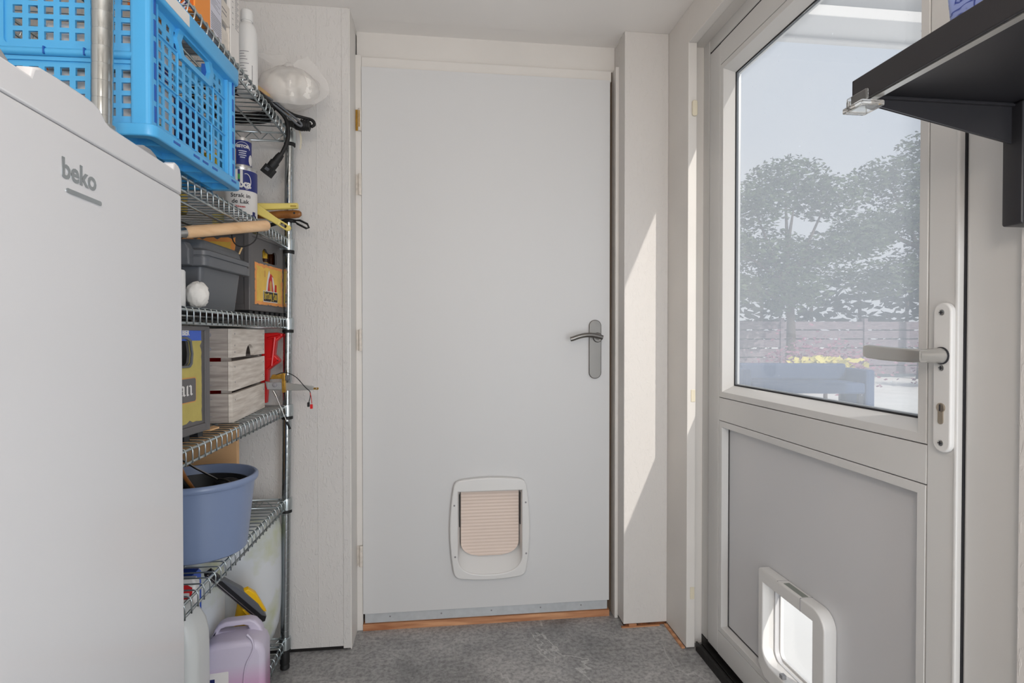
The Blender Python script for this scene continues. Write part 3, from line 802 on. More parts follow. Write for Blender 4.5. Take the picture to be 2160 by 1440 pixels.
MB().mesh(textmesh('420', .016, .0004, 1.2), frame((.0524, -.035, .045), (0, 1, 0), (0, 0, 1))).build('printing', 'ink', wpb, world=False)
og = cthing('orange_packet', 'orange packet deep in the left part of the blue crate', 'packet', (-.31, .20, .0245))
box('packet_body', 'orangedk', -.05, .05, -.03, .03, 0, .17, og, .004, world=False)
yl = cthing('yellow_sponge', 'yellow sponge at the far lower end of the blue crate', 'sponge', (-.05, .315, .0245))
box('sponge_body', 'yellowink', -.03, .02, -.004, .012, 0, .05, yl, .003, world=False)

# ================================================================== TOP SHELF
z6 = ZS[5]
def ptxt(b, lines, x, y0, y1, z0, dz, th=.0012):
    pass
ob_ = thing('orange_box', 'orange cardboard box on the top shelf above the blue crate', 'box', (-.512, 1.284, z6), R(0))
obb = box('box_body', 'orange', -.13, 0, -.075, 0, 0, .235, ob_, .0015, world=False)
box('front_print', 'orangedk', -.127, -.003, -.0756, -.0748, .004, .232, obb, world=False)
sw = MB()
for r0, r1, mm in ((.030, .026, 0), (.021, .017, 0)):
    sw.mesh(shape2d([[(-.030 + r0 * math.cos(R(a)) * .7, .028 + r0 * math.sin(R(a)) * .9) for a in range(0, 360, 15)], [(-.030 + r1 * math.cos(R(a)) * .7, .028 + r1 * math.sin(R(a)) * .9) for a in range(0, 360, 15)]], .0004), frame((0, -.0759, 0), (1, 0, 0), (0, 0, 1)))
sw.build('swirl_print', 'lilac', obb, world=False)
sw2 = MB().mesh(shape2d([[(-.030 + .0255 * math.cos(R(a)) * .7, .028 + .0255 * math.sin(R(a)) * .9) for a in range(0, 360, 15)], [(-.030 + .0215 * math.cos(R(a)) * .7, .028 + .0215 * math.sin(R(a)) * .9) for a in range(0, 360, 15)]], .0004), frame((0, -.0759, 0), (1, 0, 0), (0, 0, 1)))
sw2.mesh(shape2d([[(-.030 + .012 * math.cos(R(a)) * .7, .028 + .012 * math.sin(R(a)) * .9) for a in range(0, 360, 20)]], .0004), frame((0, -.0759, 0), (1, 0, 0), (0, 0, 1)))
sw2.build('swirl_print', 'navy2', obb, world=False)
sb_ = thing('striped_box', 'white box with fine lilac stripes right of the orange box', 'box', (-.512, 1.345, z6), R(0))
sbb = box('box_body', 'lilac', -.12, 0, -.060, 0, 0, .24, sb_, .0015, world=False)
st_ = MB()
for k in range(8): st_.box(-.0001, .0004, -.058, -.004, .012 + k * .0048, .0136 + k * .0048)
for k in range(14): st_.box(-.0001, .0004, -.058, -.010 - .012 * ((k * 7) % 3), .064 + k * .0042, .0645 + k * .0042)
st_.build('printed_lines', 'inkgrey', sbb, world=False)
gb = thing('grey_tray_box', 'grey plastic drawer box between two white boxes on the top shelf', 'box', (-.514, 1.398, z6), R(0))
gbb = box('box_body', 'fgrey', -.11, -.006, -.050, 0, 0, .24, gb, .002, world=False)
gp_ = MB(); gp_.box(-.007, 0, -.050, -.046, 0, .072); gp_.box(-.007, 0, -.006, 0, 0, .072); gp_.box(-.007, 0, -.050, 0, .066, .115); gp_.box(-.006, -.002, -.046, -.006, .0, .052)
gp_.build('drawer_front', 'ivory', gbb, world=False, bevel=.001)
gl_ = MB()
for z in (.083, .093): gl_.box(-.0003, .0006, -.046, -.020, z, z + .0022)
gl_.split('groove', 'inkgrey', gbb, world=False)
wb2 = thing('white_box', 'tall white box with columns of small print left of the bottle', 'box', (-.512, 1.452, z6), R(-1.0))
w2b = box('box_body', 'paper', -.07, 0, -.052, 0, 0, .25, wb2, .0015, world=False)
pt = MB()
for k in range(34):
    z = .085 + k * .0046
    pt.box(-.0001, .0005, -.024 + .0, -.003 - .004 * ((k * 5) % 3), z, z + .0010)
    if k % 3 == 0: pt.box(-.0001, .0005, -.042, -.036, z, z + .0014)
pt.build('printed_lines', 'inkgrey', w2b, world=False)
# white bottle
bt = thing('white_bottle', 'white plastic bottle with ribbed cap at the front of the top shelf', 'bottle', (-.548, 1.613, z6))
bmesh_ = MB().lathe([(.024, 0), (.0272, .003), (.0272, .160), (.0262, .172), (.0225, .186), (.0175, .194), (.0135, .198), (.0135, .204)], (0, 0, 0), 36)
bb_ = bmesh_.build('bottle_body', 'white', bt, smooth=True, world=False)
n = 48
cbm = MB(); rings = []
for r, z in ((.0150, .202), (.0158, .203), (.0158, .226), (.0148, .2305), (.010, .232)):
    rings.append([(r * (1 + (.025 if j % 2 else 0)) * math.cos(2 * math.pi * j / n), r * (1 + (.025 if j % 2 else 0)) * math.sin(2 * math.pi * j / n), z) for j in range(n)])
cbm.loft(rings)
cbm.build('cap', 'white', bt, smooth=True, world=False)
tp = MB()
for k in range(12):
    z = .108 - k * .0072 - (k // 4) * .004
    tp.patch((0, 0, 0), .02735, -112, -62 - 8 * ((k * 3) % 4), z, z + .0018, 8)
tp.build('printed_lines', 'inkgrey', bb_, world=False)
bc_ = MB()
for k in range(14): bc_.patch((0, 0, 0), .02736, -46, -41, .03 + k * .0032, .0316 + k * .0032, 2)
bc_.build('printed_lines', 'ink', bb_, world=False)

# plastic bag with cotton
bg = thing('plastic_bag', 'knotted thin white plastic bag of cotton on the corner of the top shelf', 'bag', (-.50, 1.80, z6 + .03))
kn0 = V((-.482, 1.775, 1.925))
def bagf(d):
    k = (V((.05, -.5, .86))).normalized(); x = V((1, 0, 0)); y = k.cross(x)
    a = math.atan2(d.dot(y), d.dot(x)); c = d.dot(k)
    fold = abs(math.sin(4.5 * a + .8 * math.sin(2 * a))) ** .6
    return (1 + .09 * (fold - .5) * (.35 + .65 * max(0, 1 - abs(c - .35))) + .07 * noise.noise(d * 2.3) + .03 * noise.noise(d * 6)) * (1 + .10 * max(0, c - .8))
bgb = MB().ball((-.487, 1.80, 1.866), (.092, .070, .064), 40, bagf).build('bag_body', 'bag', bg, smooth='all')
def sheet(pts0, pts1, n=14, wob=.006, seed=0):
    rows = []
    for i in range(n + 1):
        t = i / n; row = []
        for a, b_ in zip(pts0, pts1):
            p = V(a).lerp(V(b_), t); k = wob * t * (1 - t) * 4 * .6 + wob * t * .5
            q = noise.noise_vector(V((p.x * 28 + seed, p.y * 28, p.z * 28)))
            row.append(p + q * k)
        rows.append(row)
    return rows
fan1 = [(-.430, 1.79, 1.968), (-.405, 1.80, 1.945), (-.386, 1.805, 1.918), (-.368, 1.81, 1.885), (-.364, 1.81, 1.868), (-.374, 1.80, 1.848), (-.386, 1.79, 1.833), (-.412, 1.79, 1.818)]
fan1 = [tuple(p) for p in mid(fan1)]
kn1 = [tuple(kn0 + V((.004 + .012 * i / len(fan1), 0, .004 - .05 * (i / len(fan1)) ** 1.5))) for i in range(len(fan1))]
tl_ = MB().loft(sheet(kn1, fan1, 16, .007), closed=False)
fan2 = [tuple(p) for p in mid([(-.592, 1.80, 1.968), (-.56, 1.79, 1.970), (-.53, 1.79, 1.966), (-.505, 1.79, 1.970), (-.494, 1.79, 1.962), (-.486, 1.79, 1.945)])]
kn2 = [tuple(kn0 + V((-.016 + .014 * i / len(fan2), .002, -.012 + .012 * i / len(fan2)))) for i in range(len(fan2))]
tl_.loft(sheet(kn2, fan2, 12, .007, 5), closed=False)
lo = [tuple(p) for p in mid([(-.565, 1.78, 1.822), (-.54, 1.75, 1.806), (-.48, 1.745, 1.800), (-.44, 1.76, 1.803), (-.405, 1.79, 1.822)])]
lo0 = [tuple(p) for p in mid([(-.555, 1.77, 1.84), (-.53, 1.745, 1.83), (-.48, 1.74, 1.822), (-.44, 1.75, 1.826), (-.41, 1.78, 1.842)])]
tl_.loft(sheet(lo0, lo, 6, .004, 9), closed=False)
tl_.build('bag_tail', 'bag', bg, smooth='all')
ct = MB()
for c_, r_ in (((-.524, 1.780, 1.860), (.034, .036, .042)), ((-.468, 1.770, 1.858), (.020, .034, .045)), ((-.434, 1.782, 1.864), (.027, .036, .042)), ((-.50, 1.775, 1.842), (.030, .03, .034))):
    ct.ball(c_, r_, 14, lambda d: 1 + .06 * noise.noise(d * 3))
ct.build('cotton', 'cotton', bg, smooth='all')
MB().tube([tuple(kn0 + V((-.018, -.004, -.006))), tuple(kn0 + V((0, -.008, 0))), tuple(kn0 + V((.016, -.004, .004)))], [.004, .009, .005], 10).build('knot', 'bag', bg, smooth='all')
rp = thing('red_tub', 'red plastic tub peeking out between the white bottle and the plastic bag', 'tub', (-.565, 1.755, z6 + .05))
MB().ball((0, 0, .008), (.034, .024, .016), 10).build('tub_body', 'red', rp, world=False, smooth='all')
# coil of black cable
cc = thing('cable_coil', 'coil of black extension cable on the top shelf with dangling ends', 'cable', (-.62, 1.70, z6))
cb_ = MB()
for k in range(9):
    rr = .108 - .006 * (k % 4); zz = z6 + .0075 + .0105 * (k // 3); ph = k * .7
    P = []
    for i in range(36):
        a = 2 * math.pi * i / 36
        P.append((-.625 + rr * math.cos(a) * .98 + .004 * math.sin(3 * a + ph), 1.715 + rr * math.sin(a) * 1.22 + .006 * math.cos(2 * a + ph), zz + .0018 * math.sin(5 * a + ph * 3)))
    cb_.tube(P, .0052, 7, closed=True)
cb_.build('coil', 'rubber', cc, smooth='all')
MB().tube(mid([(-.60, 1.66, z6 + .03), (-.545, 1.74, z6 + .047), (-.507, 1.80, 1.792), (-.4915, 1.80, 1.762), (-.4885, 1.80, 1.722), (-.497, 1.80, 1.690), (-.513, 1.80, 1.660)]), .0062, 10).build('cord', 'rubber', cc, smooth='all')
d_ = (V((-.561, 1.80, 1.597)) - V((-.511, 1.80, 1.664))).normalized()
pg = MB()
pg.tube([V((-.511, 1.80, 1.664)) + d_ * t for t in (0, .012, .03, .031, .052, .053, .080)], [.0095, .0115, .012, .0145, .0145, .0125, .0125], 12)
m4 = frame(V((-.511, 1.80, 1.664)) + d_ * .066, d_, (0, -1, 0))
pg.box(-.014, .014, -.016, .012, -.0155, .0155, m4)
plug = pg.build('plug', 'rubber', cc, smooth=True)
pr = MB(); pr.box(-.006, .003, .012, .0165, -.006, .006, m4); pr.build('plug_catch', 'charcoal', plug)
MB().tube(mid([(-.575, 1.66, z6 + .045), (-.53, 1.75, z6 + .05), (-.49, 1.82, 1.798), (-.452, 1.84, 1.795), (-.425, 1.84, 1.790), (-.418, 1.84, 1.775), (-.428, 1.835, 1.766)]), .0050, 10).build('cord', 'rubber', cc, smooth='all')
p2 = MB(); p2.tube([(-.430, 1.83, 1.766), (-.445, 1.83, 1.768), (-.462, 1.83, 1.765), (-.478, 1.83, 1.762)], [.012, .0165, .016, .009], 12)
for k in range(4): p2.tube([(-.434 - k * .007, 1.83, 1.768), (-.4365 - k * .007, 1.83, 1.768)], .0185, 12)
p2.build('socket', 'rubber', cc, smooth=True)
MB().tube(mid([(-.575, 1.67, z6 + .052), (-.53, 1.74, 1.815), (-.49, 1.79, 1.793), (-.462, 1.80, 1.774), (-.446, 1.80, 1.757), (-.456, 1.80, 1.752), (-.485, 1.79, 1.778), (-.535, 1.72, 1.805)]), .0034, 8).build('cord', 'charcoal', cc, smooth='all')
ts = thing('tan_strap', 'narrow tan strap bent over the front edge of the top shelf', 'strap', (-.55, 1.70, z6 + .04))
P = mid([(-.60, 1.63, z6 + .06), (-.56, 1.70, z6 + .066), (-.525, 1.77, z6 + .05), (-.497, 1.83, 1.792)])
MB().loft([[p + V((0, 0, .0)), p + V((.004, -.004, .0085)), p + V((.0045, -.0045, .0080)), p + V((.001, -.001, -.0005))] for p in P]).build('strap_band', 'tan', ts, smooth=True)
P = mid([(-.497, 1.86, 1.80), (-.477, 1.862, 1.772), (-.468, 1.862, 1.735), (-.472, 1.862, 1.702)])
tb = MB().loft([[p, p + V((.0045, 0, .001)), p + V((.0045, .001, .001)), p + V((0, .001, 0))] for p in P])
t2_ = tb.build('cable_tie', 'cream', smooth=True, origin=(-.48, 1.86, 1.75)); tag(t2_, 'thin cream cable tie hanging in front of the shelf corner post', 'cable tie')

# ================================================================== PAINT CANS, HANDLES (second shelf from the top)
z5 = ZS[4]
def wrap(me, c, r, ang):
    """bend flat lettering (x along, y up) round a cylinder wall facing angle ang"""
    c = V(c)
    for v in me.vertices:
        a = R(ang) + v.co.x / r; rr = r + .0006 + max(0, v.co.z)
        v.co = c + V((rr * math.cos(a), rr * math.sin(a), v.co.y))
    return me
def centred(me):
    xs = [v.co.x for v in me.vertices]; o = (min(xs) + max(xs)) / 2
    for v in me.vertices: v.co.x -= o
    return me
def can(name, lab, c, r, h):
    t = thing(name, lab, 'paint can', c, group='stacked paint cans')
    b = MB().lathe([(r * .96, 0), (r, .002), (r * 1.02, .004), (r, .007), (r, h - .007), (r * 1.025, h - .004), (r * 1.02, h), (r * .95, h), (r * .9, h - .006), (.001, h - .006)], (0, 0, 0), 48).build('can_body', 'tin', t, smooth=True, world=False)
    return t, b
FC = (-.597, 1.70, z5); fr_ = .0435; fh = .166
t1, b1 = can('paint_can', 'larger white and navy paint can with a smaller can standing on it', FC, fr_, fh)
A0 = -70
l1 = MB().patch((0, 0, 0), fr_ + .0004, 0, 360, .009, fh - .009, 60).build('label', 'paper', b1, world=False, smooth='all')
MB().patch((0, 0, 0), fr_ + .0008, 0, 360, .098, fh - .010, 60).build('label_band', 'navy', l1, world=False, smooth='all')
sv = MB()
for k in range(4): sv.patch((0, 0, 0), fr_ + .0011, A0 - 54 + k * 17, A0 - 45 + k * 17, .118, fh - .0105, 5)
sv.split('drip_print', 'paper', l1, world=False)
for k, m_ in enumerate(('redink', 'yellowink', 'greenink')):
    MB().patch((0, 0, 0), fr_ + .0012, A0 - 45 + k * 17, A0 - 37 + k * 17, .128, .143, 5).build('drip_print', m_, l1, world=False)
MB().mesh(wrap(centred(textmesh('flexa', .031, .0012, .98)), (0, 0, 0), fr_ + .0006, A0 - 2)).build('printing', 'paper', l1, world=False)
for v in l1.children[-1].data.vertices: v.co.z += .106
sw_ = MB(); P = []
for i in range(20):
    a = A0 + 18 + 17 * math.cos(R(-100 + 210 * i / 19)); P.append(((fr_ + .001) * math.cos(R(a)), (fr_ + .001) * math.sin(R(a)), .124 + .022 * math.sin(R(-100 + 210 * i / 19))))
sw_.tube(P, .0011, 5).build('swirl_print', 'paper', l1, world=False)
for s_, z_, m_, sz in (('Strak in', .077, 'ink', .0165), ('de Lak', .060, 'ink', .0165), ('binnen', .048, 'redink', .0090)):
    o = MB().mesh(wrap(centred(textmesh(s_, sz, .0002, 1.05)), (0, 0, 0), fr_ + .0006, A0 - 2)).build('printing', m_, l1, world=False)
    for v in o.data.vertices: v.co.z += z_
bl_ = MB(); bl_.patch((0, 0, 0), fr_ + .0009, A0 + 36, A0 + 62, .008, .030, 6); bl_.patch((0, 0, 0), fr_ + .0009, A0 + 42, A0 + 56, .030, .040, 5)
bl_.build('label_block', 'navy2', l1, world=False)
gl2 = MB()
for k in range(4): gl2.patch((0, 0, 0), fr_ + .0009, A0 - 6, A0 + 12 - 4 * (k % 2), .018 + k * .004, .0192 + k * .004, 5)
gl2.build('printed_lines', 'inkgrey', l1, world=False)
HC = (-.592, 1.694, z5 + fh); hr = .0262; hh = .086
t3, b3 = can('paint_can', 'small navy paint can stacked on the larger white can', HC, hr, hh)
l2 = MB().patch((0, 0, 0), hr + .0004, 0, 360, .008, hh - .009, 48).build('label', 'navy', b3, world=False, smooth='all')
MB().patch((0, 0, 0), hr + .0008, A0 - 72, A0 - 34, .009, .052, 8).build('label_patch', mat('beige print', (214, 176, 140), .6), l2, world=False)
MB().mesh(wrap(centred(textmesh('HISTOR', .0112, .0006, 1.02)), (0, 0, 0), hr + .0006, A0 + 2)).build('printing', 'paper', l2, world=False)
for v in l2.children[-1].data.vertices: v.co.z += .056
P = []
for i in range(22):
    a = R(180 * i / 21); P.append(((hr + .0009) * math.cos(R(A0 + 2 - 46 * math.cos(a))), (hr + .0009) * math.sin(R(A0 + 2 - 46 * math.cos(a))), .052 + .020 * math.sin(a)))
MB().tube(P, .0009, 5).build('arc_print', 'lilac', l2, world=False)
gl3 = MB()
for k, w in enumerate((24, 20, 22, 14)): gl3.patch((0, 0, 0), hr + .0008, A0 + 4 - w, A0 + 4 + w, .045 - k * .006, .0475 - k * .006, 8)
gl3.build('printed_lines', 'lilac', l2, world=False)
ov = MB(); c0 = A0 + 58
ring = [((hr + .001) * math.cos(R(c0 + 17 * math.cos(R(a)))), (hr + .001) * math.sin(R(c0 + 17 * math.cos(R(a)))), .024 + .016 * math.sin(R(a))) for a in range(0, 360, 24)]
ov.poly(ring).build('oval_print', 'paper', l2, world=False)

# yellow long handled plastic tools lying behind the cans
y1 = thing('dustpan', 'pale yellow plastic dustpan with its straight handle level to the right of the cans', 'dustpan', (-.58, 1.80, z5))
hb = MB(); P = [(-.595, 1.80, 1.497), (-.53, 1.80, 1.500), (-.49, 1.80, 1.502), (-.4625, 1.80, 1.504)]
rings = []
for i, p in enumerate(P):
    w = (.011, .0095, .0088, .008)[i]
    rings.append([(p[0], p[1] + a, p[2] + b) for a, b in rrect(-.010, .010, -w, w, .004, 3)])
hb.loft(rings).build('handle', 'yellow2', y1, smooth=True)
MB().box(-.482, -.4645, 1.789, 1.7905, 1.4985, 1.5035).build('hang_slot', mat('olive shade', (176, 150, 60), .6), y1)
pan = MB(); pan.loft([[(-.605, 1.786, z5), (-.605, 1.815, z5), (-.605, 1.815, z5 + .105), (-.605, 1.786, z5 + .105)], [(-.59, 1.786, z5), (-.59, 1.815, z5), (-.59, 1.815, z5 + .11), (-.59, 1.786, z5 + .11)]])
pan.build('pan', 'yellow2', y1, bevel=.003)
y2 = thing('hand_brush', 'pale yellow plastic brush handle slanting down over the shelf edge, with a slot', 'brush', (-.56, 1.77, z5))
a_ = V((-.585, 1.772, 1.490)); b_ = V((-.478, 1.772, 1.4245)); d_ = (b_ - a_).normalized(); u_ = V((-d_.z, 0, d_.x))
L_ = (b_ - a_).length
out = [(0, -.014), (.03, -.012), (.07, -.0095), (L_ - .006, -.0095), (L_, -.004), (L_, .005), (L_ - .006, .0095), (.07, .0095), (.03, .013), (0, .016)]
slot = rrect(L_ - .034, L_ - .012, -.0042, .0042, .0015)
MB().mesh(shape2d([out, slot], .014, .003), frame(a_, d_, u_)).build('handle', 'yellow2', y2, smooth=True)
hbk = MB(); hbk.box(-.70, -.61, 1.755, 1.778, z5, z5 + .05)
hbk.build('brush_head', 'yellow2', y2, bevel=.004)
y3 = thing('wooden_brush', 'brown wooden brush handle with a hole between the yellow handles', 'brush', (-.55, 1.83, z5))
wb3 = MB(); rings = []
for x, hz, z in ((-.61, .008, 1.476), (-.57, .011, 1.478), (-.52, .013, 1.482), (-.48, .0135, 1.484), (-.466, .0115, 1.485), (-.459, .006, 1.4855)):
    rings.append([(x, 1.829 + a, z + b) for a, b in [(math.cos(R(t)) * .008, math.sin(R(t)) * hz) for t in range(0, 360, 24)]])
wb3.loft(rings).build('handle', 'brown', y3, smooth='all')
MB().lathe([(.0035, 0), (.0035, .001)], (-.479, 1.8215, 1.486), 10, frame((0, 0, 0), (1, 0, 0), (0, 0, 1))).build('hang_hole', 'ink', y3)
MB().box(-.70, -.60, 1.818, 1.842, z5, z5 + .07).build('brush_head', 'brown', y3, bevel=.004)
y4 = thing('spatula', 'black plastic handle with a looped end under the brown wooden handle', 'spatula', (-.55, 1.84, z5))
hb = MB(); hb.tube([(-.64, 1.862, z5 + .005), (-.56, 1.862, 1.455), (-.51, 1.862, 1.472), (-.485, 1.862, 1.468)], [.004, .006, .007, .006], 8)
hb.tube([(-.49, 1.857, 1.470), (-.470, 1.855, 1.470), (-.447, 1.855, 1.459), (-.442, 1.855, 1.447), (-.450, 1.855, 1.4445), (-.478, 1.857, 1.459)], .0034, 8, closed=True)
hb.build('handle', 'rubber', y4, smooth='all')
jr = thing('yellow_jar', 'small yellow jar seen through the wires under the blue crate shelf', 'jar', (-.70, 1.52, z5))
MB().lathe([(.03, 0), (.032, .003), (.032, .07), (.028, .075)], (0, 0, 0), 24).build('jar_body', mat('mustard glass', (176, 150, 50), .25), jr, smooth=True, world=False)
MB().lathe([(.03, .075), (.03, .09)], (0, 0, 0), 24).build('lid', 'tin', jr, smooth=True, world=False)

# ================================================================== THIRD SHELF FROM THE TOP: storage box, beer crate, wood handle
z4 = ZS[3]
bx = thing('storage_box', 'black lidded plastic storage box on the shelf under the blue crate', 'storage box', (-.556, 1.343, z4), R(-3.5))
def taper(x0, x1, y0, y1, z0, z1, t, r):
    return [[(x, y, z) for x, y in rrect(x0 + k, x1 - k, y0 + k, y1 - k, r, 4)] for z, k in ((z0, t + .004), (z0 + .004, t), (z1, 0))]
b = MB().loft(taper(-.30, 0, 0, .205, 0, .112, .010, .012)).build('box_body', 'charcoal', bx, smooth=True, world=False)
lm = MB()
def rr_(d, z, r=.014): return [(x, y, z) for x, y in rrect(-.30 - d, d, -d, .205 + d, r, 4)]
lm.loft([rr_(.016, .098), rr_(.018, .100), rr_(.018, .1185), rr_(.014, .1195), rr_(.014, .1225), rr_(.017, .1235), rr_(.017, .134), rr_(.008, .139), rr_(.002, .141), rr_(-.002, .158), rr_(-.008, .163)])
lid = lm.build('lid', 'charcoal', bx, smooth=True, world=False)
lt = MB()
lt.loft([[(x, -.036 - (0 if z < .13 else .003), z) for x, z in ((-.075, .098), (-.012, .098), (-.012, .135), (-.02, .150), (-.06, .158), (-.078, .150))], [(x, -.014, z) for x, z in ((-.075, .098), (-.012, .098), (-.012, .135), (-.02, .150), (-.06, .158), (-.078, .150))]])
lt.build('latch', 'charcoal', bx, world=False, bevel=.003)
MB().box(-.045, -.033, -.0375, -.034, .122, .131).build('latch_hole', 'ink', bx, world=False)

BL = {'H': [[(.12, 1.5), (.12, .05), (.22, -.1)], [(.12, .85), (.35, 1.02), (.58, .85), (.58, .1), (.45, -.25)], [(-.12, 1.2), (.12, 1.42)], [(.3, 1.45), (.55, 1.3)]],
      'e': [[(.12, .85), (.12, .14), (.3, -.02), (.46, .14)], [(.12, .85), (.3, 1.0), (.44, .82), (.16, .48)]],
      'r': [[(.12, 1.0), (.12, .05), (.22, -.02)], [(.12, .82), (.32, 1.0), (.44, .86)]],
      't': [[(.14, 1.3), (.14, .12), (.34, -.02)], [(-.02, 1.0), (.36, 1.0)]],
      'o': [[(.12, .86), (.12, .13), (.3, -.02), (.48, .13), (.48, .86), (.3, 1.0), (.12, .86)]],
      'g': [[(.12, .86), (.12, .13), (.3, -.02), (.48, .13)], [(.12, .86), (.3, 1.0), (.48, .9), (.48, -.3), (.25, -.48), (.05, -.34)]],
      'J': [[(.44, 1.5), (.44, .0), (.25, -.34), (.0, -.16)], [(.04, 1.3), (.24, 1.48), (.58, 1.42)], [(.2, 1.3), (.2, .7)]],
      'a': [[(.06, .86), (.26, 1.0), (.42, .86), (.42, .1), (.54, -.02)], [(.42, .58), (.16, .46), (.12, .13), (.26, -.02), (.42, .13)]],
      'n': [[(.12, 1.0), (.12, .05), (.22, -.04)], [(.12, .82), (.33, 1.0), (.47, .86), (.47, .1), (.58, -.02)]], ' ': []}
def blackletter(text, size, sx=1.):
    """broad-nib strokes; returns a mesh lying in x/y"""
    b = MB(); x = 0; nb = V((.075, .065, 0)); k = 0
    for ch in text:
        for st in BL[ch]:
            for p, q in zip(st, st[1:]):
                k += 1; p = V((p[0], p[1], 0)); q = V((q[0], q[1], 0)); z = V((0, 0, .0006 + k * .00002 / size * .05))
                pts = [p - nb + z, p + nb + z, q + nb + z, q - nb + z]
                b.poly([V(((v.x + x) * size * sx, v.y * size, v.z * size)) for v in pts])
        x += .42 if ch == ' ' else (.72 if ch in 'HJ' else .64 if ch not in 'rt' else .5)
    me = bpy.data.meshes.new('bl'); bmesh.ops.recalc_face_normals(b.bm, faces=b.bm.faces); b.bm.to_mesh(me); b.bm.free()
    return me, x * size * sx
def torn(x0, x1, y0, y1, amp, n, seed):
    rr = random.Random(seed); P = []
    cs = [(x0, y0), (x1, y0), (x1, y1), (x0, y1)]
    for a, c in zip(cs, cs[1:] + cs[:1]):
        a = V(a); c = V(c); d = c - a; nv = V((-d.y, d.x)).normalized()
        for i in range(n):
            P.append(tuple(a + d * (i / n) + nv * (rr.uniform(0, amp) + (amp * 2.2 if rr.random() < .14 else 0)) * (i > 0)))
    return P
def crate_shell(t, w, d, h, fhole, shole, m_='crate'):
    """bottle crate: four walls with hand holes, floor with feet; local: front face on x = 0, width along +y"""
    b = MB()
    b.mesh(shape2d([[(.001, .012), (w - .001, .012), (w - .001, h), (.001, h)], fhole], .006), frame((-.005, 0, 0), (0, 1, 0), (0, 0, 1)))
    b.mesh(shape2d([[(.001, .012), (w - .001, .012), (w - .001, h), (.001, h)], fhole], .006), frame((-d + .005, 0, 0), (0, 1, 0), (0, 0, 1)))
    for y in (.005, w - .005):
        b.mesh(shape2d([[(-d + .001, .012), (-.001, .012), (-.001, h), (-d + .001, h)]] + ([shole] if shole else []), .006), frame((0, y, 0), (1, 0, 0), (0, 0, 1)))
    body = b.build('crate_wall', m_, t, world=False)
    e = MB()
    for x in (-.006, -d + .006):
        for y in (.006, w - .006): e.box(x - .009, x + .009, y - .009, y + .009, .012, h)
    for x0, x1, y0, y1 in ((-.012, .002, 0, w), (-d - .002, -d + .012, 0, w), (-d, 0, -.002, .012), (-d, 0, w - .012, w + .002)):
        e.box(x0, x1, y0, y1, .012, .030); e.box(x0, x1, y0, y1, h - .010, h)
    e.split('corner_rib', m_, t, world=False, bevel=.003)
    f = MB().box(-d + .008, -.008, .008, w - .008, .012, .018)
    for k in range(7):
        y = .012 + (w - .045) * k / 6; f.box(-.034, -.006, y, y + .020, 0, .012); f.box(-d + .006, -d + .034, y, y + .020, 0, .012)
    f.build('crate_floor', 'black', t, world=False)
    return body
def grip(y0, y1, z0, z1):
    c = (y0 + y1) / 2
    P = rrect(y0, y1, z0, z1, .008, 4)
    return P + []
def notch_grip(y0, y1, z0, z1):
    c = (y0 + y1) / 2; P = [(y0 + .006, z0), (y1 - .006, z0), (y1, z0 + .006), (y1, z1 - .010), (y1 - .010, z1 - .002), (c + .026, z1 - .003)]
    P += [(c + .02 * math.cos(R(a)), z1 - .004 + .006 * math.sin(R(a)) - .006) for a in range(0, 181, 30)][0:0]
    P += [(c + .018, z1 - .009), (c, z1 - .012), (c - .018, z1 - .009), (c - .026, z1 - .001), (y0 + .012, z1), (y0, z1 - .010), (y0, z0 + .006)]
    return P
hj = thing('beer_crate', 'dark grey beer crate with orange parchment label beside the shelf corner post', 'crate', (-.562, 1.662, z4), R(-6.8), 'beer crates')
HW, HD, HH = .258, .295, .238
hb1 = crate_shell(hj, HW, HD, HH, notch_grip(.088, .190, .163, .205), None)
MB().mesh(shape2d([torn(.037, .233, .032, .157, .0012, 22, 3)], .0008), frame((-.0016, 0, 0), (0, 1, 0), (0, 0, 1))).build('label', 'parchedge', hb1, world=False)
MB().mesh(shape2d([torn(.046, .224, .041, .149, .0028, 18, 5)], .0008), frame((-.0012, 0, 0), (0, 1, 0), (0, 0, 1))).build('label_centre', 'parch', hb1, world=False)
LF = frame((-.0006, 0, 0), (0, 1, 0), (0, 0, 1))
MB().mesh(shape2d([[(.108, .075), (.172, .075), (.166, .100), (.158, .124), (.142, .132), (.128, .124), (.122, .1)]], .0006), LF).build('emblem', 'redink', hb1, world=False)
ew = MB(); ew.mesh(shape2d([[(.108, .076), (.118, .076), (.126, .112), (.136, .128), (.130, .142), (.122, .126), (.113, .10)]], .0006), frame((-.0002, 0, 0), (0, 1, 0), (0, 0, 1)))
ew.mesh(shape2d([[(.150, .124), (.158, .120), (.166, .098), (.167, .076), (.161, .076), (.156, .098)]], .0006), frame((-.0002, 0, 0), (0, 1, 0), (0, 0, 1)))
ew.build('emblem', 'paper', hb1, world=False)
eg = MB(); eg.mesh(shape2d([[(.134, .076), (.150, .076), (.148, .104), (.140, .112), (.132, .100)]], .0006), frame((0, 0, 0), (0, 1, 0), (0, 0, 1)))
eg.mesh(shape2d([rrect(.099, .105, .118, .138, .0025)], .0006), LF); eg.build('emblem', 'gold', hb1, world=False)
MB().mesh(shape2d([rrect(.172, .184, .076, .100, .003), ], .0006), LF).build('emblem', 'redink', hb1, world=False)
MB().mesh(shape2d([[(.088, .042), (.189, .042), (.189, .0765), (.088, .0765)]], .0006), frame((.0002, 0, 0), (0, 1, 0), (0, 0, 1))).build('name_plate_rim', 'paper', hb1, world=False)
MB().mesh(shape2d([[(.090, .0445), (.187, .0445), (.187, .0742), (.090, .0742)]], .0006), frame((.0005, 0, 0), (0, 1, 0), (0, 0, 1))).build('name_plate', 'ink', hb1, world=False)
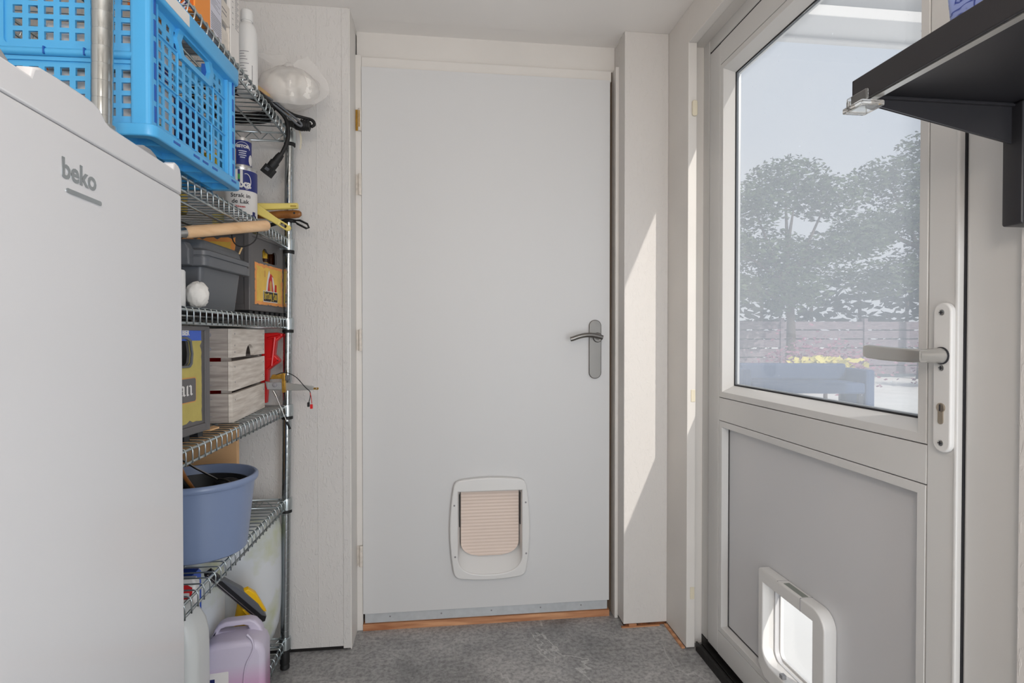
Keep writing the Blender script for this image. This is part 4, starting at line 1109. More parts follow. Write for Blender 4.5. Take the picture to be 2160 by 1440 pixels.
me_, w_ = blackletter('Hertog Jan', .0150, 1.)
MB().mesh(me_, frame((.0009, .093, .0525), (0, 1, 0), (0, 0, 1)) @ Matrix.Diagonal((.090 / w_, 1, 1, 1))).build('lettering', 'yellowink', hb1, world=False)
SFm = frame((0, -.0002, 0), (1, 0, 0), (0, 0, 1))
MB().mesh(shape2d([torn(-.27, -.040, .035, .222, .002, 22, 8)], .001), frame((0, .0016, 0), (1, 0, 0), (0, 0, 1))).build('label', 'parchedge', hb1, world=False)
MB().mesh(shape2d([torn(-.258, -.052, .047, .210, .003, 22, 9)], .001), frame((0, .0012, 0), (1, 0, 0), (0, 0, 1))).build('label_centre', 'parch', hb1, world=False)
sg = MB()
for k in range(3): sg.box(-.0023, -.0018, .136, .148, .214 + k * .005, .217 + k * .005)
sg.build('moulded_mark', 'charcoal', hb1, world=False)
for i, (lx, ly) in enumerate(((-.036, .172), (-.036, .223), (-.095, .205))):
    w = wm(hj) @ V((lx, ly, .0185))
    bo = thing('beer_bottle', ('brown beer bottle with gold foil neck, nearest in the crate beside the corner post', 'brown beer bottle right of the gold foil one inside the crate grip', 'brown beer bottle at the back behind the crate grip opening')[i], 'bottle', w, group='beer bottles in the crate')
    MB().lathe([(.024, 0), (.0255, .004), (.0255, .105), (.022, .128), (.0135, .150), (.0118, .172)], (0, 0, 0), 22).build('bottle_body', 'bottleglass', bo, smooth=True, world=False)
    MB().lathe([(.0155, .140), (.0124, .158), (.0122, .188), (.0140, .190), (.0140, .1955), (.011, .1975)], (0, 0, 0), 22).build('neck_foil', 'foil' if i == 0 else 'bottleglass', bo, smooth=True, world=False)
# long wooden handle with steel ferrule
wh = thing('broom_handle', 'pale beech tool handle with steel ferrule lying across the black storage box', 'handle', (-.566, 1.276, z4 + .16))
pa = V((-.566, 1.276, 1.3225)); pb = V((-.459, 1.487, 1.3815)); dd = (pb - pa).normalized()
MB().tube([pa, pa + dd * .01, pb - dd * .004, pb], [.0128, .0136, .0138, .0122], 20).build('shaft', 'beech', wh, smooth=True)
MB().tube([pa - dd * .12, pa - dd * .004, pa + dd * .002], [.0095, .0105, .0132], 18).build('ferrule', 'tin', wh, smooth=True)
MB().tube(mid([pb - dd * .03 + V((0, 0, -.008)), (-.478, 1.463, 1.335), (-.507, 1.455, 1.318), (-.522, 1.43, 1.325), (-.512, 1.395, 1.353), pa + dd * .13 + V((-.004, 0, -.010))]), .0016, 6).build('hanging_cord', 'rubber', wh, smooth='all')
MB().tube(mid([(-.509, 1.455, 1.319), (-.514, 1.455, 1.308), (-.516, 1.455, 1.302)]), .0022, 6).build('cord_knot', 'tan', wh, smooth='all')
ws_ = thing('dish_brush', 'round white bristle brush head beside the storage box', 'brush', (-.545, 1.288, z4))
rb_ = random.Random(4)
bm_ = MB().ball((0, 0, .030), (.0235, .0235, .0285), 18, lambda d: 1 + .10 * noise.noise(d * 6) + .16 * noise.noise(d * 17))
bm_.build('bristles', 'cotton', ws_, world=False, smooth='all')
MB().tube([(0, 0, .03), (-.045, -.012, .042)], .006, 8).build('handle', 'white', ws_, world=False, smooth=True)
wr_ = thing('white_tin', 'white cylindrical tin at the near end of the shelf under the blue crate', 'tin', (-.565, 1.222, z4))
MB().lathe([(.022, 0), (.023, .002), (.023, .074), (.021, .077), (.001, .077)], (0, 0, 0), 26).build('tin_body', 'white', wr_, smooth=True, world=False)
dark = thing('dark_tool_case', 'dark tool case behind the white tin near the freezer', 'case', (-.66, 1.24, z4))
box('case_body', 'black', -.08, .06, 0, .065, 0, .125, dark, .008, world=False)

# ================================================================== FOURTH SHELF: parchment crate, whitewashed crate, red bracket, gauge tool
z3 = ZS[2]
ie = thing('beer_crate', 'dark grey beer crate with blue striped olive label next to the freezer edge', 'crate', (-.566, .947, z3), R(-5.7), 'beer crates')
IW, ID, IH = .36, .27, .2435
ih = [(.072, .166), (.08, .160), (.28, .160), (.288, .166), (.291, .185), (.285, .210), (.27, .216), (.09, .216), (.075, .210), (.069, .185)]
ib = crate_shell(ie, IW, ID, IH, ih, None)
IFm = lambda x: frame((x, 0, 0), (0, 1, 0), (0, 0, 1))
tp_ = torn(.025, .335, .036, .240, .0028, 26, 12)
MB().mesh(shape2d([tp_, [(y, z) for y, z in ih]], .0008), IFm(-.0016)).build('label', 'parch2', ib, world=False)
MB().mesh(shape2d([[(.026, .212), (.334, .212), (.333, .225), (.334, .241), (.026, .241)], [(y, z) for y, z in ih]][:1], .0006), IFm(-.0012)).build('blue_band', 'stripe', ib, world=False)
hr_ = [(.18 + (y - .18) * 1.05, .188 + (z - .188) * 1.16) for y, z in ih]
MB().mesh(shape2d([hr_, ih], .004, .001), IFm(.0012)).build('grip_rim', 'charcoal', ib, world=False)
tm = textmesh('BIER', .0158, .0006, .85)
xs_ = max(v.co.x for v in tm.vertices)
MB().mesh(tm, frame((-.0008, .288 - xs_, .2235), (0, 1, 0), (0, 0, 1))).build('lettering', 'paper', ib, world=False)
MB().mesh(shape2d([rrect(.048, .312, .0805, .1345, .006)], .0006), IFm(-.0010)).build('name_plate_rim', 'gold', ib, world=False)
MB().mesh(shape2d([rrect(.050, .310, .083, .132, .005)], .0006), IFm(-.0006)).build('name_plate', 'crate', ib, world=False)
me_, w_ = blackletter('Hertog Jan', .0200)
MB().mesh(me_, frame((-.0002, .062, .0975), (0, 1, 0), (0, 0, 1)) @ Matrix.Diagonal((.236 / w_, 1, 1, 1))).build('lettering', 'paper', ib, world=False)

wc2 = thing('wooden_crate', 'whitewashed slatted wooden crate with a half-round grip next to the corner post', 'crate', (-.541, 1.474, z3), R(3.5))
WW, WD = .312, .33
def slat(nm, m_, poly, fr2, par=wc2, t=.010):
    o = MB().mesh(shape2d([poly], t), fr2).build(nm, m_, par, world=False, bevel=.001); return o
topb = [(0, .166), (.098, .166)] + [(.146 + .040 * math.cos(R(a)), .166 + .030 * math.sin(R(a))) for a in range(180, -1, -15)] + [(WW, .166), (WW, .240), (0, .240)]
topb = [(0, .166), (.116, .166)] + [(.156 + .040 * math.cos(R(a)), .166 + .032 * math.sin(R(a))) for a in range(168, 11, -12)] + [(.196, .166), (WW, .166), (WW, .240), (0, .240)]
F1 = frame((-.005, 0, 0), (0, 1, 0), (0, 0, 1)); F2 = frame((-WD + .005, 0, 0), (0, 1, 0), (0, 0, 1))
for F_ in (F1, F2):
    slat('slat', 'whitewood', topb, F_)
    slat('slat', 'whitewood', [(0, .081), (WW, .084), (WW, .159), (0, .156)], F_)
    slat('slat', 'whitewood', [(0, .000), (WW, .000), (WW, .076), (0, .073)], F_)
for y in (.006, WW - .006):
    F_ = frame((0, y, 0), (1, 0, 0), (0, 0, 1))
    for z0, z1 in ((0, .074), (.083, .156), (.166, .240)):
        slat('slat', 'greywood', [(-WD + .011, z0), (-.011, z0), (-.011, z1), (-WD + .011, z1)], F_)
for x in (-.021, -WD + .021):
    for y in (.022, WW - .022): box('corner_post', 'greywood', x - .010, x + .010, y - .010, y + .010, .001, .236, wc2, .001, world=False)
box('crate_base', 'greywood', -WD + .012, -.012, .014, WW - .014, 0, .008, wc2, world=False)
sc = MB()
for z in (.224, .188): sc.lathe([(.0058, 0), (.0058, .002), (.003, .003)], (-.055, .0012, z), 14, frame((0, 0, 0), (1, 0, 0), (0, 0, 1)))
for z in (.145, .096, .06, .016): sc.box(-.062, -.048, .0003, .0014, z, z + .0016)
for y in (.020, WW - .016):
    for z in (.225, .195, .178, .14, .1, .055): sc.box(-.0003, .0006, y, y + .003, z, z + .004)
sc.split('screw', 'inkgrey', wc2, world=False)
rt = thing('red_tray', 'red plastic tray inside the whitewashed crate behind its grip hole', 'tray', wm(wc2) @ V((-.10, .135, .0085)), R(3.5))
box('tray_body', 'red', -.04, .04, -.018, .025, 0, .19, rt, .006, world=False)
cs = thing('cardboard_scrap', 'torn brown cardboard scrap under the whitewashed crate corner', 'cardboard', (-.545, 1.40, z3))
MB().loft([[(-.03, -.05, .0), (.0, -.05, .001), (.012, -.03, .004), (-.02, .02, 0)], [(-.03, -.05, .003), (.0, -.05, .004), (.012, -.03, .007), (-.02, .02, .003)]]).build('scrap', 'card', cs, world=False)
rbk = thing('red_bracket', 'bright red plastic bracket standing between the whitewashed crate and the back wall', 'bracket', (-.575, 1.86, z3))
RB = [(-.600, .879), (-.580, .879), (-.572, .985), (-.556, .998), (-.539, 1.010), (-.5365, 1.016), (-.540, 1.022), (-.553, 1.036), (-.5475, 1.078), (-.5275, 1.096), (-.5265, 1.103), (-.545, 1.107), (-.590, 1.105)]
MB().mesh(shape2d([RB], .030, .004), frame((0, 1.872, 0), (1, 0, 0), (0, 0, 1))).build('bracket_plate', 'red', rbk, smooth=True)
rb2 = MB(); rb2.tube([(-.560, 1.855, 1.000), (-.550, 1.855, 1.092)], .0045, 8); rb2.tube([(-.572, 1.855, .99), (-.542, 1.855, 1.016)], .003, 8); rb2.tube([(-.572, 1.855, 1.088), (-.532, 1.855, 1.098)], .0035, 8)
rb2.split('stiffener', 'red', rbk, smooth=True)
MB().box(-.588, -.557, 1.851, 1.8575, 1.018, 1.026).build('tab', 'red', rbk)
MB().lathe([(.0035, 0), (.0035, .001)], (-.5425, 1.8565, 1.0155), 10, frame((0, 0, 0), (1, 0, 0), (0, 0, 1))).build('bolt_hole', 'ink', rbk)
# gauge tool stuck into the crate slats
gt = thing('hand_tool', 'grey and brass hand tool with rod and thin cable sticking out of the crate', 'tool', (-.50, 1.792, .93))
TY = 1.792
FT = lambda y: frame((0, y, 0), (1, 0, 0), (0, 0, 1))
arm = MB().mesh(shape2d([[(-.560, .955), (-.535, .951), (-.50, .950), (-.455, .944), (-.415, .938), (-.415, .926), (-.46, .925), (-.50, .925), (-.545, .927), (-.556, .935)]], .006, .001), FT(TY)).build('arm', mat('dull grey metal', (168, 168, 166), .4, .7), gt)
MB().mesh(shape2d([[(-.416, .9335), (-.404, .9335)] + [(-.404 + .0045 * math.cos(R(a)), .9305 + .0042 * math.sin(R(a))) for a in range(60, -121, -20)] + [(-.416, .9275)], [(-.406 + .0016 * math.cos(R(a)), .9305 + .0016 * math.sin(R(a))) for a in range(0, 360, 45)]], .003), FT(TY)).build('hook', 'brass', gt)
bm3 = MB(); bm3.mesh(shape2d([[(-.544, .962), (-.536, .976), (-.504, .978), (-.504, .963)]], .014, .001), FT(TY - .005)); bm3.mesh(shape2d([[(-.508, .980), (-.4985, .980), (-.4965, .921), (-.5065, .919)]], .016, .001), FT(TY - .006))
bm3.build('bracket', 'brass', gt)
MB().mesh(shape2d([rrect(-.499, -.486, .9575, .9735, .004)], .012, .002), FT(TY - .004)).build('knob', 'charcoal', gt, smooth=True)
MB().box(-.552, -.507, TY - .010, TY - .002, .930, .952).build('side_plate', 'fgrey', gt, bevel=.001)
MB().lathe([(.0068, 0), (.0068, .003), (.004, .005), (.0015, .005)], (-.529, TY - .010, .944), 14, frame((0, 0, 0), (1, 0, 0), (0, 0, 1))).build('bolt', 'inkgrey', gt, smooth=True)
rod = MB(); rod.tube([(-.532, TY - .014, .926), (-.523, TY - .014, .908)], .0036, 8); rod.tube([(-.526, TY - .014, .914), (-.492, TY - .012, .826)], .0016, 8)
rod.build('rod', 'steel', gt, smooth=True)
MB().tube([(-.493, TY - .012, .829), (-.4835, TY - .012, .806)], [.0032, .0038], 10).build('rod_grip', 'rubber', gt, smooth=True)
MB().tube(mid([(-.545, TY - .006, .962), (-.525, TY - .012, .976), (-.498, TY - .010, .985), (-.468, TY - .004, .970), (-.448, TY - .004, .946), (-.437, TY - .004, .932), (-.4235, TY - .004, .922), (-.424, TY - .004, .905), (-.429, TY - .004, .886)]), .0013, 7).build('cable', 'rubber', gt, smooth='all')
MB().tube(mid([(-.4245, TY - .006, .918), (-.421, TY - .006, .905), (-.4195, TY - .006, .884)]), .0011, 7).build('cable', 'redink', gt, smooth='all')
MB().box(-.4325, -.426, TY - .010, TY - .002, .874, .888).build('clip', 'rubber', gt, bevel=.001)
MB().box(-.4235, -.416, TY - .012, TY - .004, .868, .882).build('clip', 'red', gt, bevel=.001)

# ================================================================== FIFTH SHELF: bucket and cardboard
z2 = ZS[1]
BC = V((-.604, 1.440, z2))
bk_ = thing('bucket', 'greyish blue plastic bucket with a rolled rim overhanging the wire shelf', 'bucket', BC)
bb2 = MB().lathe([(.100, 0), (.1035, .003), (.1215, .166), (.1235, .167), (.1275, .168), (.1298, .172), (.1302, .177), (.1290, .1815), (.1255, .184), (.1215, .1835), (.1190, .179), (.1010, .008), (.001, .006)], (0, 0, 0), 64)
bb2.build('bucket_body', 'bucket', bk_, smooth=True, world=False)
pn2 = thing('frying_pan', 'black frying pan with a brown handle lying in the blue bucket', 'pan', BC + V((0, 0, .112)))
MB().lathe([(.07, 0), (.10, .004), (.1105, .040), (.1125, .046), (.109, .046), (.098, .009), (.001, .006)], (-.004, .0, .004), 48).build('pan_body', 'black', pn2, smooth=True, world=False)
ph = MB(); ph.tube([(-.002, -.050, .045), (-.016, -.072, .085), (-.034, -.098, .150)], [.009, .0115, .0115], 12)
ph.build('handle', 'rubber', pn2, smooth=True, world=False)
ph = MB(); ph.tube([(.006, -.052, .050), (-.004, -.072, .083), (-.021, -.096, .148)], [.0045, .005, .005], 10)
ph.build('handle_inlay', 'brown', pn2, smooth=True, world=False)
ld = thing('ladle', 'thin steel ladle leaning in the blue bucket over the black pan', 'ladle', BC + V((.0, .03, .15)))
MB().tube([(-.024, -.078, .085), (-.006, -.045, .055), (.022, .012, .012)], .0026, 8).build('rod', 'steel', ld, smooth=True, world=False)
lm2 = MB().ball((.045, .022, -.003), (.030, .024, .016), 12, lambda d: 1)
lm2.build('bowl', 'black', ld, smooth='all', world=False)
MB().tube(mid([(.020, .012, .0125), (.034, .012, .0128), (.050, .006, .009), (.060, -.002, .003)]), [.0026] * len(mid([(0, 0, 0)] * 4)), 8).build('bowl_rim', 'steel', ld, smooth='all', world=False)
cb3 = thing('cardboard_box', 'plain brown flattened cardboard box standing upright behind the blue bucket', 'box', (-.75, 1.74, z2))
bd = box('box_body', 'card', -.14, .131, -.02, -.002, 0, .270, cb3, .002, world=False)
MB().box(-.14, .131, -.0206, -.0014, .268, .2712).build('flap_edge', 'cream', cb3, world=False)

# ================================================================== BOTTOM SHELF: jugs, tank, window vacuum
z1 = ZS[0]
def sec(hx, hy, r, z, cx=0, cy=0, n=6): return [(cx + x, cy + y, z) for x, y in rrect(-hx, hx, -hy, hy, r, n)]
wj = thing('jerrycan', 'cloudy white jerrycan with sloping shoulders half hidden by the freezer', 'jerrycan', (-.621, 1.300, z1))
j = MB().loft([sec(.070, .040, .02, 0), sec(.078, .046, .022, .006), sec(.080, .048, .024, .05), sec(.080, .048, .024, .285), sec(.079, .0475, .024, .315), sec(.074, .045, .024, .345), sec(.063, .040, .023, .369), sec(.046, .033, .021, .384), sec(.026, .026, .02, .391), sec(.02, .02, .018, .393)])
j.build('jerrycan_body', 'jug', wj, smooth='all', world=False)
MB().lathe([(.018, .388), (.018, .408)], (-.03, 0, 0), 20).build('cap', 'red', wj, smooth=True, world=False)
MB().tube(mid([(.02, -.048, .25), (.045, -.052, .285), (.055, -.052, .30), (.05, -.052, .315), (.02, -.050, .32)]), .0025, 6).build('moulded_ridge', 'jug', wj, smooth='all', world=False)
pj = thing('jerrycan', 'lavender jerrycan with pink liquid and a white label at the bottom shelf edge', 'jerrycan', (-.535, 1.482, z1 + .0), R(8))
PO = [(-.072, .004), (-.066, 0), (.066, 0), (.072, .004), (.072, .185), (.066, .204), (.054, .216), (.036, .2225), (-.04, .2225), (-.058, .218), (-.068, .208), (-.072, .195)]
PG = [(-.064, .17), (.060, .17), (.060, .206), (.052, .228), (.040, .243), (.026, .2495), (-.030, .2495), (-.046, .244), (-.057, .231), (-.064, .208)]
PH_ = [(-.050, .2225), (-.046, .224), (.018, .2215), (.025, .225), (.022, .232), (.012, .2355), (-.030, .2355), (-.042, .232)]
j = MB().mesh(shape2d([PO], .090, .014, 4), frame((0, 0, 0), (1, 0, 0), (0, 0, 1)))
pjb = j.build('jerrycan_body', 'pinkjug', pj, smooth='all', world=False)
MB().mesh(shape2d([PG, PH_], .030, .005, 3), frame((0, .026, 0), (1, 0, 0), (0, 0, 1))).build('grip', 'pinkjug', pjb, smooth='all', world=False)
rg = MB().tube(mid([(.030, -.042, .238), (.042, -.043, .224), (.047, -.045, .205), (.041, -.0455, .187), (.028, -.0455, .165), (.022, -.0455, .12), (.022, -.0455, .03)]), .0028, 6)
rg.build('moulded_ridge', 'pinkjug', pjb, smooth='all', world=False)
lbf = lambda y: frame((0, y, 0), (1, 0, 0), (0, 0, 1))
MB().mesh(shape2d([rrect(-.070, -.012, .02, .152, .002)], .0006), lbf(-.0453)).build('label', 'paper', pjb, world=False)
MB().mesh(shape2d([[(-.069, .112), (-.043, .112), (-.043, .1375), (-.069, .1375)]], .0006), lbf(-.0457)).build('logo_plate', 'navy2', pjb, world=False)
tm = textmesh('GAMMA', .0135, .0007, .82); xm = max(v.co.x for v in tm.vertices)
tm2 = MB().mesh(tm, frame((-.045 - xm * .62, -.0463, .119), (1, 0, 0), (0, 0, 1)) @ Matrix.Diagonal((.62, 1, 1, 1))).build('lettering', 'paper', pjb, world=False)
tm = textmesh('VLOEISTOF', .0110, .0005, .9); xm = max(v.co.x for v in tm.vertices)
MB().mesh(tm, frame((-.0685, -.0463, .0915), (1, 0, 0), (0, 0, 1)) @ Matrix.Diagonal((.047 / xm, 1, 1, 1))).build('lettering', 'ink', pjb, world=False)
tk_ = thing('water_tank', 'big milky white drum with greenish stains behind the shelf corner post', 'drum', (-.657, 1.818, z1))
MB().lathe([(.06, 0), (.085, .006), (.108, .03), (.122, .07), (.128, .12), (.130, .20), (.130, .36), (.124, .395), (.105, .412), (.05, .418)], (0, 0, 0), 48).build('drum_body', 'tank', tk_, smooth='all', world=False)
rj = thing('round_canister', 'rounded greenish white canister left of the yellow window cleaner', 'canister', (-.722, 1.578, z1))
MB().lathe([(.09, 0), (.106, .006), (.112, .04), (.112, .20), (.1135, .27), (.1145, .30), (.110, .34), (.098, .372), (.078, .398), (.05, .412), (.02, .416)], (0, 0, 0), 48).build('canister_body', 'tank', rj, smooth='all', world=False)
vc = thing('window_vacuum', 'yellow and black window vacuum leaning behind the lavender jerrycan', 'window vacuum', (-.575, 1.625, z1))
va = V((-.612, 1.491, .488)); vb = V((-.514, 1.605, .302)); vd = (vb - va).normalized()
vn = V((.25, -.93, .0)); vn = (vn - vd * vn.dot(vd)).normalized(); vu = vd.cross(vn); vu = vu if vu.z > 0 else -vu
L_ = (vb - va).length
mm = Matrix((vd, vu, vn)).transposed().to_4x4(); mm.translation = va
bl2 = MB(); bl2.mesh(shape2d([[(0, -.008), (L_, -.006), (L_ + .006, .004), (L_ - .004, .0145), (0, .012)]], .016, .002), mm)
bl2.build('suction_head', 'black', vc, smooth=True)
br_ = MB(); br_.box(.0, L_ - .002, -.0012, .0006, .0083, .0100, mm); br_.box(.02, L_ - .03, -.0055, -.0047, .0083, .0095, mm)
br_.build('rubber_lip', 'tin', vc)
gr = MB(); gr.mesh(shape2d([[(.03, .010), (L_ - .02, .010), (L_ - .006, .016), (L_ - .06, .026), (L_ * .45, .026), (.05, .016)]], .020, .002), mm); gr.build('grey_housing', 'charcoal', vc, smooth=True)
yb = MB(); yb.loft([[V(c) + V((math.cos(R(t)) * rx, math.sin(R(t)) * ry, 0)) for t in range(0, 360, 20)] for c, rx, ry in (((-.572, 1.632, z1), .020, .020), ((-.572, 1.632, z1 + .02), .026, .024), ((-.570, 1.632, .19), .027, .026), ((-.566, 1.632, .255), .031, .028), ((-.562, 1.630, .300), .034, .027), ((-.558, 1.626, .335), .030, .024), ((-.562, 1.622, .358), .022, .018), ((-.568, 1.62, .368), .010, .010))])
ybo = yb.build('vacuum_body', 'yellow', vc, smooth='all')
MB().mesh(shape2d([[(L_ * .48, .024), (L_ - .025, .020), (L_ - .018, .0245), (L_ - .06, .034), (L_ * .62, .040), (L_ * .5, .036)]], .016, .003), mm).build('yellow_trim', 'yellow', vc, smooth=True)
MB().mesh(shape2d([[(L_ - .075, -.012), (L_ - .050, -.015), (L_ - .008, -.011), (L_ - .004, -.006), (L_ - .07, -.006)]], .012, .002), mm).build('yellow_clip', 'yellow', vc, smooth=True)
bcn = thing('blue_canister', 'royal blue plastic canister behind the white jerrycan on the bottom shelf', 'canister', (-.655, 1.420, z1))
MB().loft([sec(.048, .028, .01, 0), sec(.05, .03, .012, .01), sec(.05, .03, .012, .405), sec(.046, .026, .012, .412)]).build('canister_body', 'bluecan', bcn, smooth=True, world=False)
rbx = thing('spray_bottle', 'white bottle with a red label behind the white jerrycan by the freezer', 'bottle', (-.604, 1.3685, z1))
MB().loft([sec(.020, .012, .006, 0), sec(.022, .0135, .007, .006), sec(.022, .0135, .007, .410), sec(.016, .010, .006, .420)]).build('bottle_body', 'white', rbx, smooth=True, world=False)
rl = MB(); rl.mesh(shape2d([[(-.018, .373), (.010, .377), (.015, .390), (.015, .402), (.004, .409), (-.018, .406)], rrect(-.016, .009, .379, .390, .001)], .0006), frame((0, -.0138, 0), (1, 0, 0), (0, 0, 1)))
rl.build('label', 'redink', rbx, world=False)

# ================================================================== WALL SHELF, upper right
wsf = thing('wall_shelf', 'black metal wall shelf jutting in from the upper right corner', 'shelf', (.89, .4, 1.45))
bdm = MB(); bdm.box(.604, .888, -.30, .757, 1.452, 1.476); bdm.box(.600, .6045, -.30, .757, 1.440, 1.4765)
bdm.box(.600, .888, .7535, .757, 1.446, 1.4765)
bdm.build('board', 'blackmetal', wsf, bevel=.0012)
lp = MB(); lp.box(.6048, .616, -.30, .735, 1.4385, 1.4415)
lp.build('edge_strip', 'alu', wsf)
gs_ = MB().mesh(shape2d([[(.620, 1.452), (.888, 1.452), (.888, 1.388), (.870, 1.386), (.612, 1.438), (.612, 1.447)]], .004, .001), frame((0, .744, 0), (1, 0, 0), (0, 0, 1)))
gs_.box(.614, .870, .737, .7425, 1.4445, 1.4475)
gs_.build('side_bracket', 'blackmetal', wsf)
up = MB().mesh(shape2d([rrect(.852, .8935, 1.266, 1.45, .004)], .030, .002), frame((0, .741, 0), (1, 0, 0), (0, 0, 1))).build('wall_upright', 'blackmetal', wsf)
MB().mesh(shape2d([rrect(.8745, .890, 1.274, 1.398, .003), rrect(.8762, .888, 1.276, 1.396, .002)], .0012), frame((0, .7255, 0), (1, 0, 0), (0, 0, 1))).build('upright_rim', 'alu', wsf)
ac = MB(); ac.box(.588, .624, .722, .762, 1.428, 1.4365); ac.box(.5945, .599, .722, .762, 1.4365, 1.452); ac.box(.5945, .626, .7575, .7625, 1.4365, 1.448)
cor = ac.build('corner_clip', 'acrylic', wsf, bevel=.002); cor['label'] = 'clear plastic corner clip'
dl = thing('patterned_jar', 'glossy blue and white patterned jar standing on the black wall shelf', 'jar', (.640, .585, 1.4768))
jm = MB().loft([sec(.024, .026, .01, 0), sec(.028, .030, .012, .004), sec(.030, .034, .012, .05), sec(.030, .034, .012, .12), sec(.024, .026, .012, .135)])
jm.build('jar_body', 'delft', dl, smooth='all', world=False)
MB().lathe([(.018, .135), (.018, .15), (.004, .158)], (0, 0, 0), 24).build('lid', 'delft', dl, smooth=True, world=False)

# ================================================================== OUTSIDE
g = MB().box(1.0, 60, -40, 60, -.12, -.06).build('ground', 'patio'); struct(g, 'pale paving outside')
gt_ = thing('eave_gutter', 'white aluminium eave and gutter outside above the window', 'gutter', (3.0, 3.1, 2.6))
GX0, GX1 = 1.17, 6.5
gm = MB(); gm.box(GX0, GX1, 3.12, 3.16, 2.885, 3.0); gm.box(GX0, GX1, 3.10, 3.13, 2.872, 2.888); gm.build('lower_profile', 'outwhite', gt_, bevel=.004)
gm = MB(); gm.box(GX0, GX1, 2.90, 3.13, 2.905, 2.966); gm.box(GX0, GX1, 2.895, 2.91, 2.900, 2.910); gm.build('fascia_board', 'outwhite', gt_, bevel=.004)
gm = MB(); gm.box(GX0, GX1, 3.06, 3.10, 2.966, 3.12); gm.box(GX0, GX1, 3.04, 3.07, 2.980, 2.990); gm.build('gutter_back', 'outwhite', gt_)
gm = MB(); gm.box(GX0, GX1, 2.82, 3.10, 3.085, 3.20); gm.box(GX0, GX1, 2.88, 3.10, 3.068, 3.088); gm.build('gutter_channel', 'outwhite', gt_, bevel=.006)
gm = MB().box(GX0, GX1, 2.90, 3.26, 3.2, 3.26); gm.build('roof_sheet', 'outwhite', gt_)
for i in range(2): box('eave_post', 'outwhite', 6.3 if i else 1.2, 6.4 if i else 1.3, 3.165, 3.24, -.06, 3.2, gt_)
def tree(lab, loc, clumps, nleaf, trunk_r, h, size, seed, m='leaf'):
    rr = random.Random(seed); t = thing('tree', lab, 'tree', loc, group='trees in the garden')
    tm_ = MB(); tm_.tube(mid([(0, 0, 0), (.1, .05, h * .3), (-.05, .1, h * .55), (.1, .0, h * .8)]), [trunk_r * (1 - .75 * i / 24) for i in range(len(mid([(0, 0, 0)] * 4)))], 8)
    for c, r in clumps:
        s_ = V((.0, .05, h * rr.uniform(.3, .55))); e = V(c)
        tm_.tube([s_, s_.lerp(e, .5) + V((0, 0, .1)), e], [trunk_r * .4, trunk_r * .25, trunk_r * .1], 6)
    tm_.build('trunk', 'bark', t, world=False, smooth='all')
    f = MB()
    tot = sum(r ** 2 for _, r in clumps)
    for c, r in clumps:
        for _ in range(int(nleaf * r ** 2 / tot)):
            d = V((rr.gauss(0, 1), rr.gauss(0, 1), rr.gauss(0, 1))).normalized() * r * rr.random() ** .45
            p = V(c) + V((d.x, d.y, d.z * .6)); s = size * rr.uniform(.5, 1.2)
            u = V((rr.gauss(0, 1), rr.gauss(0, .6), rr.gauss(0, .22))).normalized(); v = u.orthogonal(); v.rotate(Matrix.Rotation(rr.uniform(0, 6.3), 3, u))
            f.poly([p - u * s, p + v * s * .32, p + u * s, p - v * s * .32])
    f.build('foliage', m, t, world=False)
    return t
tree('leafy tree in the left half of the view through the dusty window', (7.9, 11.9, -.06), [((-.9, 0, 4.1), .9), ((0, .2, 4.75), .95), ((.95, 0, 4.35), .9), ((-1.6, .2, 3.2), .8), ((-.4, .4, 3.1), 1.0), ((.9, .3, 3.0), 1.0), ((0, 0, 2.2), .9), ((1.9, .2, 3.4), .8), ((-1.2, 0, 2.2), .6)], 13000, .14, 5.2, .075, 3)
tree('taller leafy tree at the right side of the view through the dusty window', (12.4, 13.0, -.06), [((.3, 0, 6.0), .95), ((-.9, .2, 5.2), 1.0), ((1.1, .2, 5.2), 1.1), ((-.2, 0, 4.2), 1.2), ((1.4, .1, 3.9), 1.1), ((-1.5, .3, 3.9), .9), ((.3, .2, 3.0), 1.1), ((-1.2, .1, 2.6), .9), ((2.3, .2, 4.6), .9), ((2.2, 0, 3.0), .9)], 16000, .17, 6.4, .08, 5)
hd = thing('hedge', 'dense green hedge along the garden seen through the dusty window', 'hedge', (11.0, 15.5, -.06))
f = MB(); rr = random.Random(11)
for _ in range(3600):
    p = V((rr.uniform(-7, 7), rr.uniform(-.5, .5), rr.uniform(.1, 2.5) if rr.random() < .8 else rr.uniform(2.2, 3.0))); u = V((rr.gauss(0, 1), rr.gauss(0, 1), rr.gauss(0, .4))).normalized(); v = u.orthogonal(); s = rr.uniform(.1, .24)
    f.poly([p - u * s, p + v * s * .4, p + u * s, p - v * s * .4])
f.build('foliage', 'hedge', hd, world=False)
for i in range(9):
    MB().tube([(-6.4 + i * 1.6, 0, 0), (-6.4 + i * 1.6, 0, 2.2)], .05, 6).build('stem', 'bark', hd, world=False)
fn = thing('garden_fence', 'boarded garden fence low in the view through the dusty window', 'fence', (10, 13.6, -.06))
fb = MB()
for k in range(6): fb.box(-6, 6, -.02, .02, .1 + k * .24, .31 + k * .24)
fb.build('boards', 'fence', fn, world=False)
for i in range(6): box('fence_post', 'fence', -6 + i * 2.4 - .05, -6 + i * 2.4 + .05, -.06, .06, 0, 1.6, fn, world=False)
